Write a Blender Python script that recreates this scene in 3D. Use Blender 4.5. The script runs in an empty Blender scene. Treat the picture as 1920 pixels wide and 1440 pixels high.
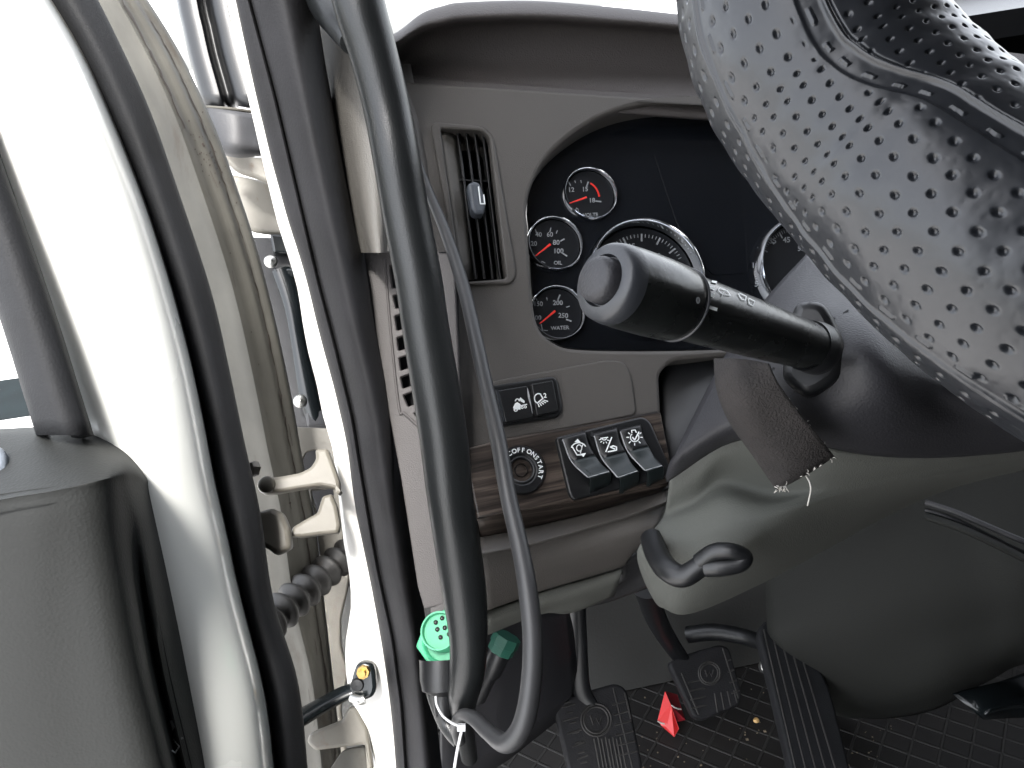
import bpy, bmesh, math, random
import numpy as np
from mathutils import Vector, Matrix, noise
from mathutils.bvhtree import BVHTree
random.seed(7)
SC = bpy.context.scene
COL = SC.collection
R = math.radians
# ------------------------------------------------------------------ camera
FPX = 1478.0
CAM = Vector((0, 0, 2.05))
PITCH, ROLL = R(25), R(9)
F = Vector((0, math.cos(PITCH), -math.sin(PITCH)))
U0 = Vector((0, math.sin(PITCH), math.cos(PITCH)))
R0 = Vector((1, 0, 0))
RT = R0*math.cos(ROLL) - U0*math.sin(ROLL)
UP = U0*math.cos(ROLL) + R0*math.sin(ROLL)
cd = bpy.data.cameras.new('camera'); cam = bpy.data.objects.new('camera', cd); COL.objects.link(cam)
M = Matrix((RT, UP, -F)).transposed().to_4x4(); M.translation = CAM
cam.matrix_world = M
cd.sensor_width = 36; cd.lens = 36*FPX/1920; cd.clip_start = .01; cd.clip_end = 600
SC.camera = cam
# ------------------------------------------------------------------ light
SUN_EL, SUN_AZ = 60, -176      # azimuth measured from +Y (ahead), negative = left
w = bpy.data.worlds.new('World'); SC.world = w; w.use_nodes = True
nt = w.node_tree; bg = nt.nodes['Background']
sky = nt.nodes.new('ShaderNodeTexSky'); sky.sky_type = 'NISHITA'; sky.sun_disc = False
sky.sun_elevation = R(SUN_EL); sky.sun_rotation = R(SUN_AZ)
sky.dust_density = 2.5; sky.air_density = 1.0
hs = nt.nodes.new('ShaderNodeHueSaturation'); hs.inputs['Saturation'].default_value = .25
nt.links.new(sky.outputs[0], hs.inputs['Color']); nt.links.new(hs.outputs[0], bg.inputs['Color'])
bg.inputs['Strength'].default_value = .15
sd = bpy.data.lights.new('sun', 'SUN'); sd.energy = 1.5; sd.angle = R(10); sd.color = (1, .97, .92)
so = bpy.data.objects.new('sun', sd); COL.objects.link(so)
sdir = Vector((math.sin(R(SUN_AZ))*math.cos(R(SUN_EL)), math.cos(R(SUN_AZ))*math.cos(R(SUN_EL)), math.sin(R(SUN_EL))))
so.rotation_euler = (-sdir).to_track_quat('-Z', 'Y').to_euler()
so.location = (-3, -2, 6)
vs = SC.view_settings; vs.view_transform = 'Standard'; vs.look = 'None'; vs.gamma = 1; vs.use_curve_mapping = False
vs.exposure = 2.8
SC.cycles.max_bounces = 10; SC.cycles.diffuse_bounces = 6

# ------------------------------------------------------------------ helpers
def P(px, py, d):
    return CAM + RT*((px-960)/FPX*d) + UP*(-(py-720)/FPX*d) + F*d
class PL:
    """a flat surface standing in the place: through P(px,py,d), facing n (right, up, towards the viewer)"""
    def __init__(s, px, py, d, n, ax=None):
        s.a = P(px, py, d); s.n = (RT*n[0] + UP*n[1] - F*n[2]).normalized()
        s._ax(ax)
    def _ax(s, ax=None):
        x = ax or Vector((1, 0, 0)); s.e1 = (x - s.n*x.dot(s.n)).normalized(); s.e2 = s.n.cross(s.e1)
    def pt(s, px, py, off=0.):
        r = RT*((px-960)/FPX) + UP*(-(py-720)/FPX) + F
        t = (off + (s.a-CAM).dot(s.n))/r.dot(s.n)
        return CAM + r*t
    def dep(s, px, py): return (s.pt(px, py)-CAM).dot(F)
    def uv(s, p): q = p - s.a; return (q.dot(s.e1), q.dot(s.e2))
class WPL(PL):
    def __init__(s, pt, n):
        s.a = Vector(pt); s.n = Vector(n).normalized(); s._ax()
def catmull(pts, n, closed=False):
    pts = [Vector(p) for p in pts]; m = len(pts)
    if m < 3 and not closed:
        return [pts[0].lerp(pts[-1], i/n) for i in range(n+1)]
    out = []; seg = m if closed else m-1
    for i in range(seg):
        if closed: a, b, c, d = pts[i-1], pts[i], pts[(i+1) % m], pts[(i+2) % m]
        else:
            b, c = pts[i], pts[i+1]
            a = pts[i-1] if i else b*2-c
            d = pts[i+2] if i+2 < m else c*2-b
        for k in range(n):
            t = k/n
            out.append(.5*((2*b) + (c-a)*t + (2*a-5*b+4*c-d)*t*t + (3*b-a-3*c+d)*t**3))
    if not closed: out.append(pts[-1].copy())
    return out
def smooth2(pts, n=5): return [(p.x, p.y) for p in catmull([(a, b, 0) for a, b in pts], n, True)]
def rnd(pts, r=8, n=4):
    out = []; m = len(pts)
    for i in range(m):
        a, b, c = Vector(pts[i-1]), Vector(pts[i]), Vector(pts[(i+1) % m])
        u, v = a-b, c-b; k = min(r, u.length*.45, v.length*.45)
        p, q = b+u.normalized()*k, b+v.normalized()*k
        for j in range(n+1):
            t = j/n; w_ = p*(1-t)**2 + b*2*t*(1-t) + q*t*t; out.append((w_.x, w_.y))
    return out
def X(line, y):
    """x of an edge polyline (x,y) at height y, extrapolated at the ends"""
    for (x0, y0), (x1, y1) in zip(line, line[1:]):
        if y <= y1 or (x1, y1) == line[-1]:
            return x0 + (x1-x0)*(y-y0)/(y1-y0)
LINKS = []
def link(name, me, m, parent=None, smooth=35):
    o = bpy.data.objects.new(name, me); COL.objects.link(o)
    if m:
        me.materials.clear()
        for q in (m if isinstance(m, (list, tuple)) else [m]): me.materials.append(q)
    if parent is not None: o.parent = parent
    if smooth:
        me.shade_smooth()
        me.set_sharp_from_angle(angle=R(smooth))
    return o
def thing(name, label, cat, group=None):
    o = bpy.data.objects.new(name, None); o.empty_display_size = .05; COL.objects.link(o); return tag(o, label, cat, group)
def tag(o, label, cat, group=None):
    o['label'] = label; o['category'] = cat
    if group: o['group'] = group
    return o
def struct(o, kind='structure'): o['kind'] = kind; return o
class MB:
    """collects vertices and faces of ONE mesh"""
    def __init__(s): s.v = []; s.f = []; s.uv = {}; s.mi = []
    def add(s, verts, faces, mi=0):
        b = len(s.v); s.v += [Vector(v) for v in verts]; s.f += [tuple(i+b for i in f) for f in faces]; s.mi += [mi]*len(faces)
    def grid(s, rows, closed=False, caps=False, mi=0):
        n = len(rows[0]); v = [p for r in rows for p in r]; f = []
        for i in range(len(rows)-1):
            for j in range(n if closed else n-1):
                k = (j+1) % n
                f.append((i*n+j, i*n+k, (i+1)*n+k, (i+1)*n+j))
        if caps: f.append(tuple(range(n))[::-1]); f.append(tuple((len(rows)-1)*n+j for j in range(n)))
        s.add(v, f, mi)
    def tube(s, pts, rad, seg=14, n=6, caps=True, flat=1., fdir=None, mi=0, interp=True):
        pts = [Vector(p) for p in pts]
        if not isinstance(rad, (list, tuple)): rad = [rad]*len(pts)
        if interp and len(pts) > 2:
            rr = [q.x for q in catmull([(r_, 0, 0) for r_ in rad], n)]; pp = catmull(pts, n)
        else: rr, pp = list(rad), pts
        ref = None; rows = []
        for i, p in enumerate(pp):
            t = (pp[min(i+1, len(pp)-1)] - pp[max(i-1, 0)]).normalized()
            if ref is None:
                ref = (fdir or Vector((.3, .2, 1))); ref = (ref - t*ref.dot(t)).normalized()
            else: ref = (ref - t*ref.dot(t)).normalized()
            b = t.cross(ref)
            rows.append([p + (ref*math.cos(a)*flat + b*math.sin(a))*rr[i] for a in [2*math.pi*k/seg for k in range(seg)]])
        s.grid(rows, True, caps, mi)
    def lathe(s, c, ax, prof, seg=40, sq=None, mi=0, x=None):
        ax = ax.normalized(); x = x or Vector((1, 0, 0)); x = (x-ax*x.dot(ax)).normalized(); y = ax.cross(x); rows = []
        for r_, h in prof:
            row = []
            for k in range(seg):
                a = 2*math.pi*k/seg; row.append(c + ax*h + (x*math.cos(a)*(sq or 1) + y*math.sin(a))*r_)
            rows.append(row)
        s.grid(rows, True, False, mi)
    def box(s, c, ex, ey, ez, mi=0):
        v = [c+ex*i+ey*j+ez*k for i in (-1, 1) for j in (-1, 1) for k in (-1, 1)]
        s.add(v, [(0, 1, 3, 2), (4, 6, 7, 5), (0, 4, 5, 1), (2, 3, 7, 6), (0, 2, 6, 4), (1, 5, 7, 3)], mi)
    def mesh(s, name='m'):
        me = bpy.data.meshes.new(name); me.from_pydata(s.v, [], s.f); me.update()
        for p, m_ in zip(me.polygons, s.mi): p.material_index = m_
        return me
    def build(s, name, m, parent=None, smooth=35, recalc=True, bevel=0):
        me = s.mesh(name)
        if recalc:
            bm = bmesh.new(); bm.from_mesh(me); bmesh.ops.recalc_face_normals(bm, faces=bm.faces); bm.to_mesh(me); bm.free()
        o = link(name, me, m, parent, smooth)
        if bevel:
            b = o.modifiers.new('b', 'BEVEL'); b.width = bevel; b.segments = 3; b.limit_method = 'ANGLE'; b.angle_limit = R(40)
        return o
def surf(name, rows, m, parent=None, nu=6, nv=6, thick=.004, smooth=60, lin_u=False, lin_v=False, wob=0, bev=0):
    """a curved shell: rows of (px,py,depth) or Vectors, interpolated both ways, thickened away from the viewer"""
    rows = [[p if isinstance(p, Vector) else P(*p) for p in r] for r in rows]
    def it(l, n, lin):
        if lin: return [l[i].lerp(l[i+1], k/n) for i in range(len(l)-1) for k in range(n)] + [l[-1].copy()]
        return catmull(l, n)
    a = [it(r, nu, lin_u) for r in rows]
    cols = [it([r[j] for r in a], nv, lin_v) for j in range(len(a[0]))]
    g = [[cols[j][i] for j in range(len(cols))] for i in range(len(cols[0]))]
    if wob:
        for r in g:
            for p in r: p += F*(noise.noise(p*18)*wob)
    me = bpy.data.meshes.new(name); nn = len(g[0]); v = [p for r in g for p in r]
    f = [(i*nn+j, i*nn+j+1, (i+1)*nn+j+1, (i+1)*nn+j) for i in range(len(g)-1) for j in range(nn-1)]
    # face the viewer
    nsum = 0
    for q in f[::7]:
        n_ = (v[q[1]]-v[q[0]]).cross(v[q[3]]-v[q[0]]); nsum += n_.dot(CAM-v[q[0]])
    if nsum < 0: f = [q[::-1] for q in f]
    me.from_pydata(v, [], f)
    uvl = me.uv_layers.new(name='uv'); L = {}
    for i in range(len(g)):
        acc = 0
        for j in range(nn):
            if j: acc += (g[i][j]-g[i][j-1]).length
            L[i*nn+j] = acc
    for j in range(nn):
        acc = 0
        for i in range(len(g)):
            if i: acc += (g[i][j]-g[i-1][j]).length
            L[i*nn+j] = (L[i*nn+j], acc)
    for lp in me.loops: uvl.data[lp.index].uv = L[lp.vertex_index]
    me.update()
    o = link(name, me, m, parent, smooth)
    if thick:
        s_ = o.modifiers.new('s', 'SOLIDIFY'); s_.thickness = thick; s_.offset = -1
    if bev:
        b = o.modifiers.new('b', 'BEVEL'); b.width = bev; b.segments = 3; b.limit_method = 'ANGLE'; b.angle_limit = R(40)
    return o
def plate(name, outs, pl, m, parent=None, top=.0, thick=.006, bevel=.0015, smooth=30, mb=None, round_=0):
    """flat plate lying in plane pl with rounded rims; outs = outline + holes (photo coordinates used as the plan)"""
    if isinstance(outs[0], tuple): outs = [outs]
    pts = [[pl.uv(pl.pt(x, y, top)) for x, y in o_] for o_ in outs]
    cu = bpy.data.curves.new('c', 'CURVE'); cu.dimensions = '2D'; cu.fill_mode = 'BOTH'
    for o_ in pts:
        sp = cu.splines.new('POLY'); sp.points.add(len(o_)-1); sp.use_cyclic_u = True
        for q, (x, y) in zip(sp.points, o_): q.co = (x, y, 0, 1)
    cu.bevel_depth = bevel; cu.bevel_resolution = 2; cu.extrude = max(thick/2-bevel, .00005); cu.offset = -bevel
    ob = bpy.data.objects.new('c', cu); me = bpy.data.meshes.new_from_object(ob)
    zt = max(v.co.z for v in me.vertices) if len(me.vertices) else 0
    for v in me.vertices:
        x, y, z = v.co; v.co = pl.a + pl.e1*x + pl.e2*y + pl.n*(top + z - zt)
    bpy.data.objects.remove(ob); bpy.data.curves.remove(cu)
    while me.uv_layers: me.uv_layers.remove(me.uv_layers[0])
    uvl = me.uv_layers.new(name='uv')
    for lp in me.loops: uvl.data[lp.index].uv = pl.uv(me.vertices[lp.vertex_index].co)
    me.name = name
    return link(name, me, m, parent, smooth)
def on_mesh(o, off=.0006):
    me = o.data; t = BVHTree.FromPolygons([v.co for v in me.vertices], [p.vertices for p in me.polygons])
    def f(px, py, extra=0):
        r = (RT*((px-960)/FPX) + UP*(-(py-720)/FPX) + F).normalized()
        h, n, i, d = t.ray_cast(CAM, r)
        if h is None: return None
        if n.dot(r) > 0: n = -n
        return h + n*(off+extra)
    return f
def on_plane(pl, off): return lambda px, py, extra=0: pl.pt(px, py, off+extra)
FONT_CACHE = {}
def text_pts(s, bold=False):
    if s in FONT_CACHE: return FONT_CACHE[s]
    cu = bpy.data.curves.new('t', 'FONT'); cu.body = s; cu.align_x = 'CENTER'; cu.align_y = 'CENTER'; cu.size = 1; cu.resolution_u = 3
    if bold: cu.offset = .02
    ob = bpy.data.objects.new('t', cu); me = bpy.data.meshes.new_from_object(ob)
    r = ([v.co.copy() for v in me.vertices], [tuple(p.vertices) for p in me.polygons])
    bpy.data.objects.remove(ob); FONT_CACHE[s] = r; return r
class Marks:
    """printed marks: thin raised ink on a surface"""
    def __init__(s, fn): s.fn = fn; s.mb = MB()
    def text(s, t, cx, cy, size, rot=0, sx=1, bold=True):
        v, f = text_pts(t, bold); c, sn = math.cos(R(rot)), math.sin(R(rot)); o = []
        for p in v:
            x, y = p.x*size*sx, p.y*size
            q = s.fn(cx + x*c - y*sn, cy - (x*sn + y*c))
            if q is None: return
            o.append(q)
        s.mb.add(o, f)
    def line(s, pts, wd=2.):
        pts = [Vector(p) for p in pts]
        for a, b in zip(pts, pts[1:]):
            t = (b-a)
            if t.length < 1e-6: continue
            t.normalize(); n = Vector((-t.y, t.x))*wd/2; a2, b2 = a-t*wd*.2, b+t*wd*.2
            q = [s.fn(*(a2+n)), s.fn(*(a2-n)), s.fn(*(b2-n)), s.fn(*(b2+n))]
            if None in q: continue
            s.mb.add(q, [(0, 1, 2, 3)])
    def poly(s, pts):
        q = [s.fn(*p) for p in pts]
        if None not in q: s.mb.add(q, [tuple(range(len(q)))])
    def arc(s, cx, cy, rx, ry, a0, a1, wd=2, n=14, rot=0):
        c, sn = math.cos(R(rot)), math.sin(R(rot)); L = []
        for i in range(n+1):
            a = R(a0+(a1-a0)*i/n); x, y = rx*math.cos(a), ry*math.sin(a); L.append((cx+x*c-y*sn, cy-(x*sn+y*c)))
        s.line(L, wd)
    def build(s, name, m, parent):
        return s.mb.build(name, m, parent, smooth=0, recalc=False)
# ------------------------------------------------------------------ materials
MATS = {}
def mat(name, col, rough=.5, metal=0, bump=0, bscale=400, var=0, vscale=8, vcol=None, spec=.5, btype='noise', coat=0, dirt=None, dscale=12, dthr=.55, bdist=.001):
    m = bpy.data.materials.new(name); m.use_nodes = True; nt = m.node_tree; N = nt.nodes; L = nt.links
    b = N['Principled BSDF']; b.inputs['Roughness'].default_value = rough; b.inputs['Metallic'].default_value = metal
    b.inputs['Specular IOR Level'].default_value = spec; b.inputs['Coat Weight'].default_value = coat
    b.inputs['Base Color'].default_value = (*col, 1)
    tc = N.new('ShaderNodeTexCoord')
    out = None
    if var:
        n1 = N.new('ShaderNodeTexNoise'); n1.inputs['Scale'].default_value = vscale; n1.inputs['Detail'].default_value = 6
        L.new(tc.outputs['Object'], n1.inputs['Vector'])
        mx = N.new('ShaderNodeMix'); mx.data_type = 'RGBA'
        mx.inputs['A'].default_value = (*[c*(1-var) for c in col], 1); mx.inputs['B'].default_value = (*(vcol or [min(1, c*(1+var)) for c in col]), 1)
        r_ = N.new('ShaderNodeMapRange'); r_.inputs['From Min'].default_value = .3; r_.inputs['From Max'].default_value = .7
        L.new(n1.outputs['Fac'], r_.inputs['Value']); L.new(r_.outputs[0], mx.inputs['Factor'])
        out = mx.outputs['Result']; L.new(out, b.inputs['Base Color'])
        r2 = N.new('ShaderNodeMapRange'); r2.inputs['To Min'].default_value = max(0, rough-.1); r2.inputs['To Max'].default_value = min(1, rough+.1)
        L.new(n1.outputs['Fac'], r2.inputs['Value']); L.new(r2.outputs[0], b.inputs['Roughness'])
    if dirt:
        n2 = N.new('ShaderNodeTexNoise'); n2.inputs['Scale'].default_value = dscale; n2.inputs['Detail'].default_value = 10; n2.inputs['Roughness'].default_value = .7
        mp = N.new('ShaderNodeMapping'); mp.inputs['Scale'].default_value = (1, 1, .35)
        L.new(tc.outputs['Object'], mp.inputs['Vector']); L.new(mp.outputs[0], n2.inputs['Vector'])
        rp = N.new('ShaderNodeMapRange'); rp.inputs['From Min'].default_value = dthr; rp.inputs['From Max'].default_value = dthr+.14
        L.new(n2.outputs['Fac'], rp.inputs['Value'])
        mx = N.new('ShaderNodeMix'); mx.data_type = 'RGBA'; mx.inputs['B'].default_value = (*dirt, 1)
        if out: L.new(out, mx.inputs['A'])
        else: mx.inputs['A'].default_value = (*col, 1)
        L.new(rp.outputs[0], mx.inputs['Factor']); L.new(mx.outputs['Result'], b.inputs['Base Color'])
    if bump:
        if btype == 'noise':
            t = N.new('ShaderNodeTexNoise'); t.inputs['Scale'].default_value = bscale; t.inputs['Detail'].default_value = 3; o_ = t.outputs['Fac']
        else:
            t = N.new('ShaderNodeTexVoronoi'); t.inputs['Scale'].default_value = bscale; t.feature = 'SMOOTH_F1'; o_ = t.outputs['Distance']
        L.new(tc.outputs['Object'], t.inputs['Vector'])
        bp = N.new('ShaderNodeBump'); bp.inputs['Strength'].default_value = bump; bp.inputs['Distance'].default_value = bdist
        L.new(o_, bp.inputs['Height']); L.new(bp.outputs[0], b.inputs['Normal'])
    return m
white = mat('white_paint', (.72, .73, .70), .28, var=.03, vscale=3, bump=.05, bscale=60, coat=.3)
white2 = mat('white_paint_edge', (.78, .77, .74), .35, var=.06, vscale=6, dirt=(.32, .24, .18), dscale=14, dthr=.68)
dirty_shaded = mat('dirty_shaded_paint', (.070, .067, .058), .7, spec=.3, var=.4, vscale=9, dirt=(.035, .026, .018), dscale=16, dthr=.54, bump=.15, bscale=120)  # dirty paint; the shut face's shade is put into its colour too
cream = mat('cream_paint_shaded', (.115, .106, .088), .5, var=.15, vscale=20, dirt=(.08, .045, .025), dscale=30, dthr=.60, bump=.2, bscale=150)  # cream paint darkened so the hinge gap's shade sits in its colour
rubber = mat('black_rubber', (.010, .0105, .012), .75, spec=.25, var=.25, vscale=30, bump=.3, bscale=700)
rubber2 = mat('dusty_rubber', (.010, .010, .0115), .7, spec=.3, var=.3, vscale=25, dirt=(.035, .034, .033), dscale=60, dthr=.66, bump=.3, bscale=500)
bar_m = mat('satin_black_paint', (.008, .009, .0095), .33, spec=.4, bump=.28, bscale=900, var=.15, vscale=20, bdist=.0006)
cable_m = mat('cable_sheath', (.026, .0265, .028), .45, bump=.1, bscale=300, var=.1)
dash_m = mat('dash_plastic', (.062, .057, .052), .62, bump=.35, bscale=1300, btype='vor', var=.04, bdist=.0006)
dash_l = mat('pale_trim_plastic', (.095, .09, .082), .6, bump=.3, bscale=1100, btype='vor', var=.05, dirt=(.2, .17, .14), dscale=18, dthr=.68, bdist=.0006)
dash_s = mat('dash_side_plastic', (.055, .050, .049), .6, bump=.3, bscale=1300, btype='vor', var=.05, bdist=.0006)
brow_m = mat('soft_dash_skin', (.052, .046, .044), .6, bump=.5, bscale=700, btype='vor', bdist=.0008)
door_m = mat('door_trim_vinyl', (.0115, .0122, .0118), .6, spec=.22, bump=.16, bscale=700, btype='vor', var=.06, vscale=10, bdist=.0009)
black = mat('black_plastic', (.006, .0065, .0075), .4, bump=.1, bscale=900)
black_s = mat('black_gloss_plastic', (.006, .008, .009), .22)
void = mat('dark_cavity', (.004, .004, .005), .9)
navy = mat('cluster_lens', (.0055, .0065, .0085), .16, var=.2, vscale=5)
dial_m = mat('dial_face', (.008, .009, .011), .3)
chrome = mat('chrome', (.75, .77, .8), .09, metal=1)
steel = mat('steel', (.5, .5, .48), .35, metal=1)
brass = mat('brass_bolt', (.42, .28, .1), .4, metal=1, dirt=(.1, .06, .03), dscale=200)
ink = mat('white_print', (.75, .78, .78), .5)
ink2 = mat('grey_print', (.20, .21, .22), .5)
red = mat('red_needle', (.65, .03, .02), .45)
redp = mat('red_wrapper_film', (.62, .02, .02), .3, bump=.4, bscale=90)
redd = mat('red_wrapper_printed', (.32, .02, .03), .4, bump=.4, bscale=90, var=.3, vscale=60)
green = mat('green_plastic', (.05, .30, .16), .4, var=.08, vscale=60)
green2 = mat('green_plastic_dirty', (.02, .10, .07), .45, dirt=(.03, .08, .06), dscale=40)
shroud_m = mat('shroud_plastic', (.022, .022, .025), .5, spec=.35, bump=.3, bscale=900, btype='vor', bdist=.0006)
shroud_g = mat('shroud_grey_plastic', (.075, .085, .10), .45, bump=.3, bscale=900, btype='vor', bdist=.0006)
olive = mat('column_cover_plastic', (.068, .071, .063), .8, bump=.3, bscale=1100, btype='vor', var=.04, bdist=.0006)
tunnel_m = mat('tunnel_vinyl', (.0165, .0172, .0155), .75, spec=.25, bump=.25, bscale=700, btype='vor', var=.12, vscale=7)
floorw = mat('firewall_grey', (.03, .03, .028), .7, bump=.3, bscale=300, var=.1)
key_m = mat('rocker_face', (.007, .012, .013), .42, bump=.1, bscale=900)
stalk_m = mat('stalk_plastic', (.0065, .0075, .0075), .27, bump=.12, bscale=260, var=.3, vscale=40)
rib_m = mat('scuffed_rubber_rib', (.022, .021, .020), .6, var=.4, vscale=60)
tape_m = mat('velcro_strap', (.020, .017, .016), .85, bump=1., bscale=900, var=.3, vscale=60, bdist=.001)
thread = mat('frayed_thread', (.5, .48, .44), .7)
tie_m = mat('white_nylon', (.45, .46, .47), .4)
bellow_m = mat('bellows_rubber', (.012, .011, .010), .55, var=.25, vscale=40, dirt=(.04, .03, .022), dscale=40, dthr=.62)
grey_p = mat('cowl_grey_plastic', (.03, .03, .032), .55, bump=.2, bscale=500, var=.15)
silver_p = mat('grey_knob_plastic', (.019, .021, .025), .4, bump=.1, bscale=800)
seal_line = mat('seam_grime', (.02, .013, .009), .8)
asphalt = mat('asphalt', (.006, .009, .010), .8, spec=.1, var=.3, vscale=4, bump=.5, bscale=60)
conc = mat('concrete', (.5, .49, .48), .8, var=.1, vscale=1, bump=.3, bscale=20)
crumb_m = mat('crumb', (.16, .13, .09), .8)
edge_m = mat('pale_edge_line', (.30, .31, .32), .4)  # pale edge lines; on the rocker switches they paint bevel highlights
def wood_mat(name='walnut_trim_film', k=1):
    m = mat(name, (.05, .035, .03), .4, spec=.4); nt = m.node_tree; N = nt.nodes; L = nt.links; b = N['Principled BSDF']
    uv = N.new('ShaderNodeUVMap'); mp = N.new('ShaderNodeMapping'); L.new(uv.outputs[0], mp.inputs['Vector'])
    mp.inputs['Scale'].default_value = (7, 150, 1); mp.inputs['Rotation'].default_value = (0, 0, 0)
    n = N.new('ShaderNodeTexNoise'); n.inputs['Scale'].default_value = 1; n.inputs['Detail'].default_value = 7; n.inputs['Roughness'].default_value = .62
    n.inputs['Distortion'].default_value = .5
    L.new(mp.outputs[0], n.inputs['Vector'])
    cr = N.new('ShaderNodeValToRGB'); e = cr.color_ramp.elements
    e[0].position = .40; e[0].color = (.008*k, .006*k, .005*k, 1); e[1].position = .62; e[1].color = (.080*k, .063*k, .052*k, 1)
    q = cr.color_ramp.elements.new(.5); q.color = (.030*k, .023*k, .019*k, 1)
    L.new(n.outputs['Fac'], cr.inputs[0]); L.new(cr.outputs[0], b.inputs['Base Color'])
    return m
wood = wood_mat()
def mat_tread():
    m = mat('rubber_floor_mat', (.012, .012, .011), .6); nt = m.node_tree; N = nt.nodes; L = nt.links; b = N['Principled BSDF']
    tc = N.new('ShaderNodeTexCoord'); mp = N.new('ShaderNodeMapping'); L.new(tc.outputs['Object'], mp.inputs['Vector'])
    mp.inputs['Rotation'].default_value = (0, 0, R(38)); mp.inputs['Scale'].default_value = (30, 30, 30)
    br = N.new('ShaderNodeTexBrick'); br.inputs['Scale'].default_value = 1; br.inputs['Mortar Size'].default_value = .07; br.inputs['Mortar Smooth'].default_value = .5
    br.offset = 0; br.inputs['Brick Width'].default_value = 1; br.inputs['Row Height'].default_value = .8
    L.new(mp.outputs[0], br.inputs['Vector'])
    br.inputs['Color1'].default_value = (.004, .0035, .003, 1); br.inputs['Color2'].default_value = (.009, .0075, .0065, 1); br.inputs['Mortar'].default_value = (.018, .017, .0155, 1)
    L.new(br.outputs['Color'], b.inputs['Base Color'])
    bp = N.new('ShaderNodeBump'); bp.inputs['Strength'].default_value = 1; bp.inputs['Distance'].default_value = .003; L.new(br.outputs['Fac'], bp.inputs['Height']); L.new(bp.outputs[0], b.inputs['Normal'])
    return m
mat_m = mat_tread()
def glass_mat():
    m = bpy.data.materials.new('window_glass'); m.use_nodes = True; b = m.node_tree.nodes['Principled BSDF']
    b.inputs['Transmission Weight'].default_value = 1; b.inputs['Roughness'].default_value = 0; b.inputs['IOR'].default_value = 1.02; b.inputs['Base Color'].default_value = (.95, .97, .96, 1)
    return m
glass = glass_mat()

# ================================================================== THE SETTING
def sheet(name, x0, x1, y0, y1, z, m):
    mb = MB(); mb.add([(x0, y0, z), (x1, y0, z), (x1, y1, z), (x0, y1, z)], [(0, 1, 2, 3)]); return struct(mb.build(name, m, None, 0, recalc=False))
sheet('ground', -250, 250, -250, 250, 0, conc)
mb = MB(); mb.add([(-12, 5.3, .004), (-1.5, 5.1, .004), (-1.5, 5.9, .004), (-12, 6.35, .004)], [(0, 1, 2, 3)])
struct(mb.build('road', asphalt, None, 0, recalc=False))

# cab shell round the interior (roof, back wall, far side, floor, front wall) with added light blockers
shell = thing('cab_shell', 'lorry cab body with white door-opening flange and black rubber sealing strip', 'cab body')
def wbox(name, x0, x1, y0, y1, z0, z1, m, parent):
    mb = MB(); mb.box(Vector(((x0+x1)/2, (y0+y1)/2, (z0+z1)/2)), Vector(((x1-x0)/2, 0, 0)), Vector((0, (y1-y0)/2, 0)), Vector((0, 0, (z1-z0)/2)))
    return mb.build(name, m, parent, 0)
wbox('roof', -.12, 2.1, -1.2, .72, 2.62, 2.68, dash_m, shell)
wbox('back_wall', -.12, 2.1, -1.26, -1.2, 1.1, 2.72, dash_m, shell)
wbox('far_door', 2.1, 2.16, -1.2, 1.3, 1.0, 2.15, dash_m, shell)
wbox('rear_light_blocker', -.14, -.10, -1.26, -.06, .6, 2.75, dash_m, shell)  # unseen wall, drawn forward to block light from the door opening
wbox('far_window_blocker', 2.1, 2.16, -1.2, .35, 2.15, 2.62, dash_m, shell)  # unseen panel added to shut off light from the far window's rear
wbox('front_wall', -.06, 2.1, 1.35, 1.40, .9, 1.97, void, shell)  # unseen front wall, added to stop light leaking in behind the dash
wbox('dash_light_stop', -.06, 2.1, .98, 1.36, 1.94, 1.97, black, shell)  # unseen shelf added to keep windscreen light from falling behind the dash
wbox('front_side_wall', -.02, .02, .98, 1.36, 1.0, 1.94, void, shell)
wbox('seat_light_blocker', .28, .85, -.95, -.35, 1.08, 1.55, void, shell)  # unseen driver seat block, added to keep light off the floor
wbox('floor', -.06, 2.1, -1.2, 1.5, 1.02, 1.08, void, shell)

# ---------------- edges traced once, shared by neighbours
Ws = [(97, 0), (158, 99), (218, 237), (273, 376), (317, 515), (334, 574), (366, 699), (394, 839), (409, 930), (423, 971), (443, 1081), (474, 1200), (503, 1313), (508, 1371), (516, 1440)]
Sr = [(186, 0), (226, 79), (285, 206), (336, 356), (378, 480), (403, 558), (437, 714), (469, 871), (487, 932), (501, 1035), (513, 1126), (527, 1179), (548, 1218), (561, 1271), (569, 1324), (579, 1440)]
Fr = [(277, 0), (336, 91), (376, 178), (410, 250), (439, 336), (471, 427), (491, 495), (525, 636), (541, 714), (559, 805), (569, 880), (590, 961), (599, 1051), (612, 1160), (624, 1271), (635, 1363), (642, 1440)]
BLe = [(427, 0), (451, 119), (475, 222), (499, 328), (522, 420), (541, 480), (559, 542), (575, 646), (591, 699), (606, 777), (622, 824), (631, 886), (640, 966), (645, 1012), (656, 1073), (662, 1126), (651, 1192), (651, 1258), (664, 1324), (685, 1358), (698, 1440)]
BRe = [(441, 0), (475, 158), (511, 309), (546, 435), (570, 507), (597, 621), (631, 746), (650, 833), (662, 930), (668, 966), (688, 1060), (711, 1179), (725, 1271), (735, 1350), (742, 1440)]
SMe = [(470, 0), (515, 170), (554, 336), (582, 455), (606, 554), (628, 636), (662, 777), (687, 930), (709, 1058), (738, 1192), (756, 1324), (764, 1440)]
BWe = [(590, 0), (610, 131), (637, 277), (669, 435), (684, 490), (706, 614), (737, 746), (753, 855), (759, 930), (771, 989), (780, 1060), (793, 1139), (806, 1250), (820, 1379), (827, 1440)]
YS = [-160, -70] + list(range(0, 1441, 60)) + [1530]
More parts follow.
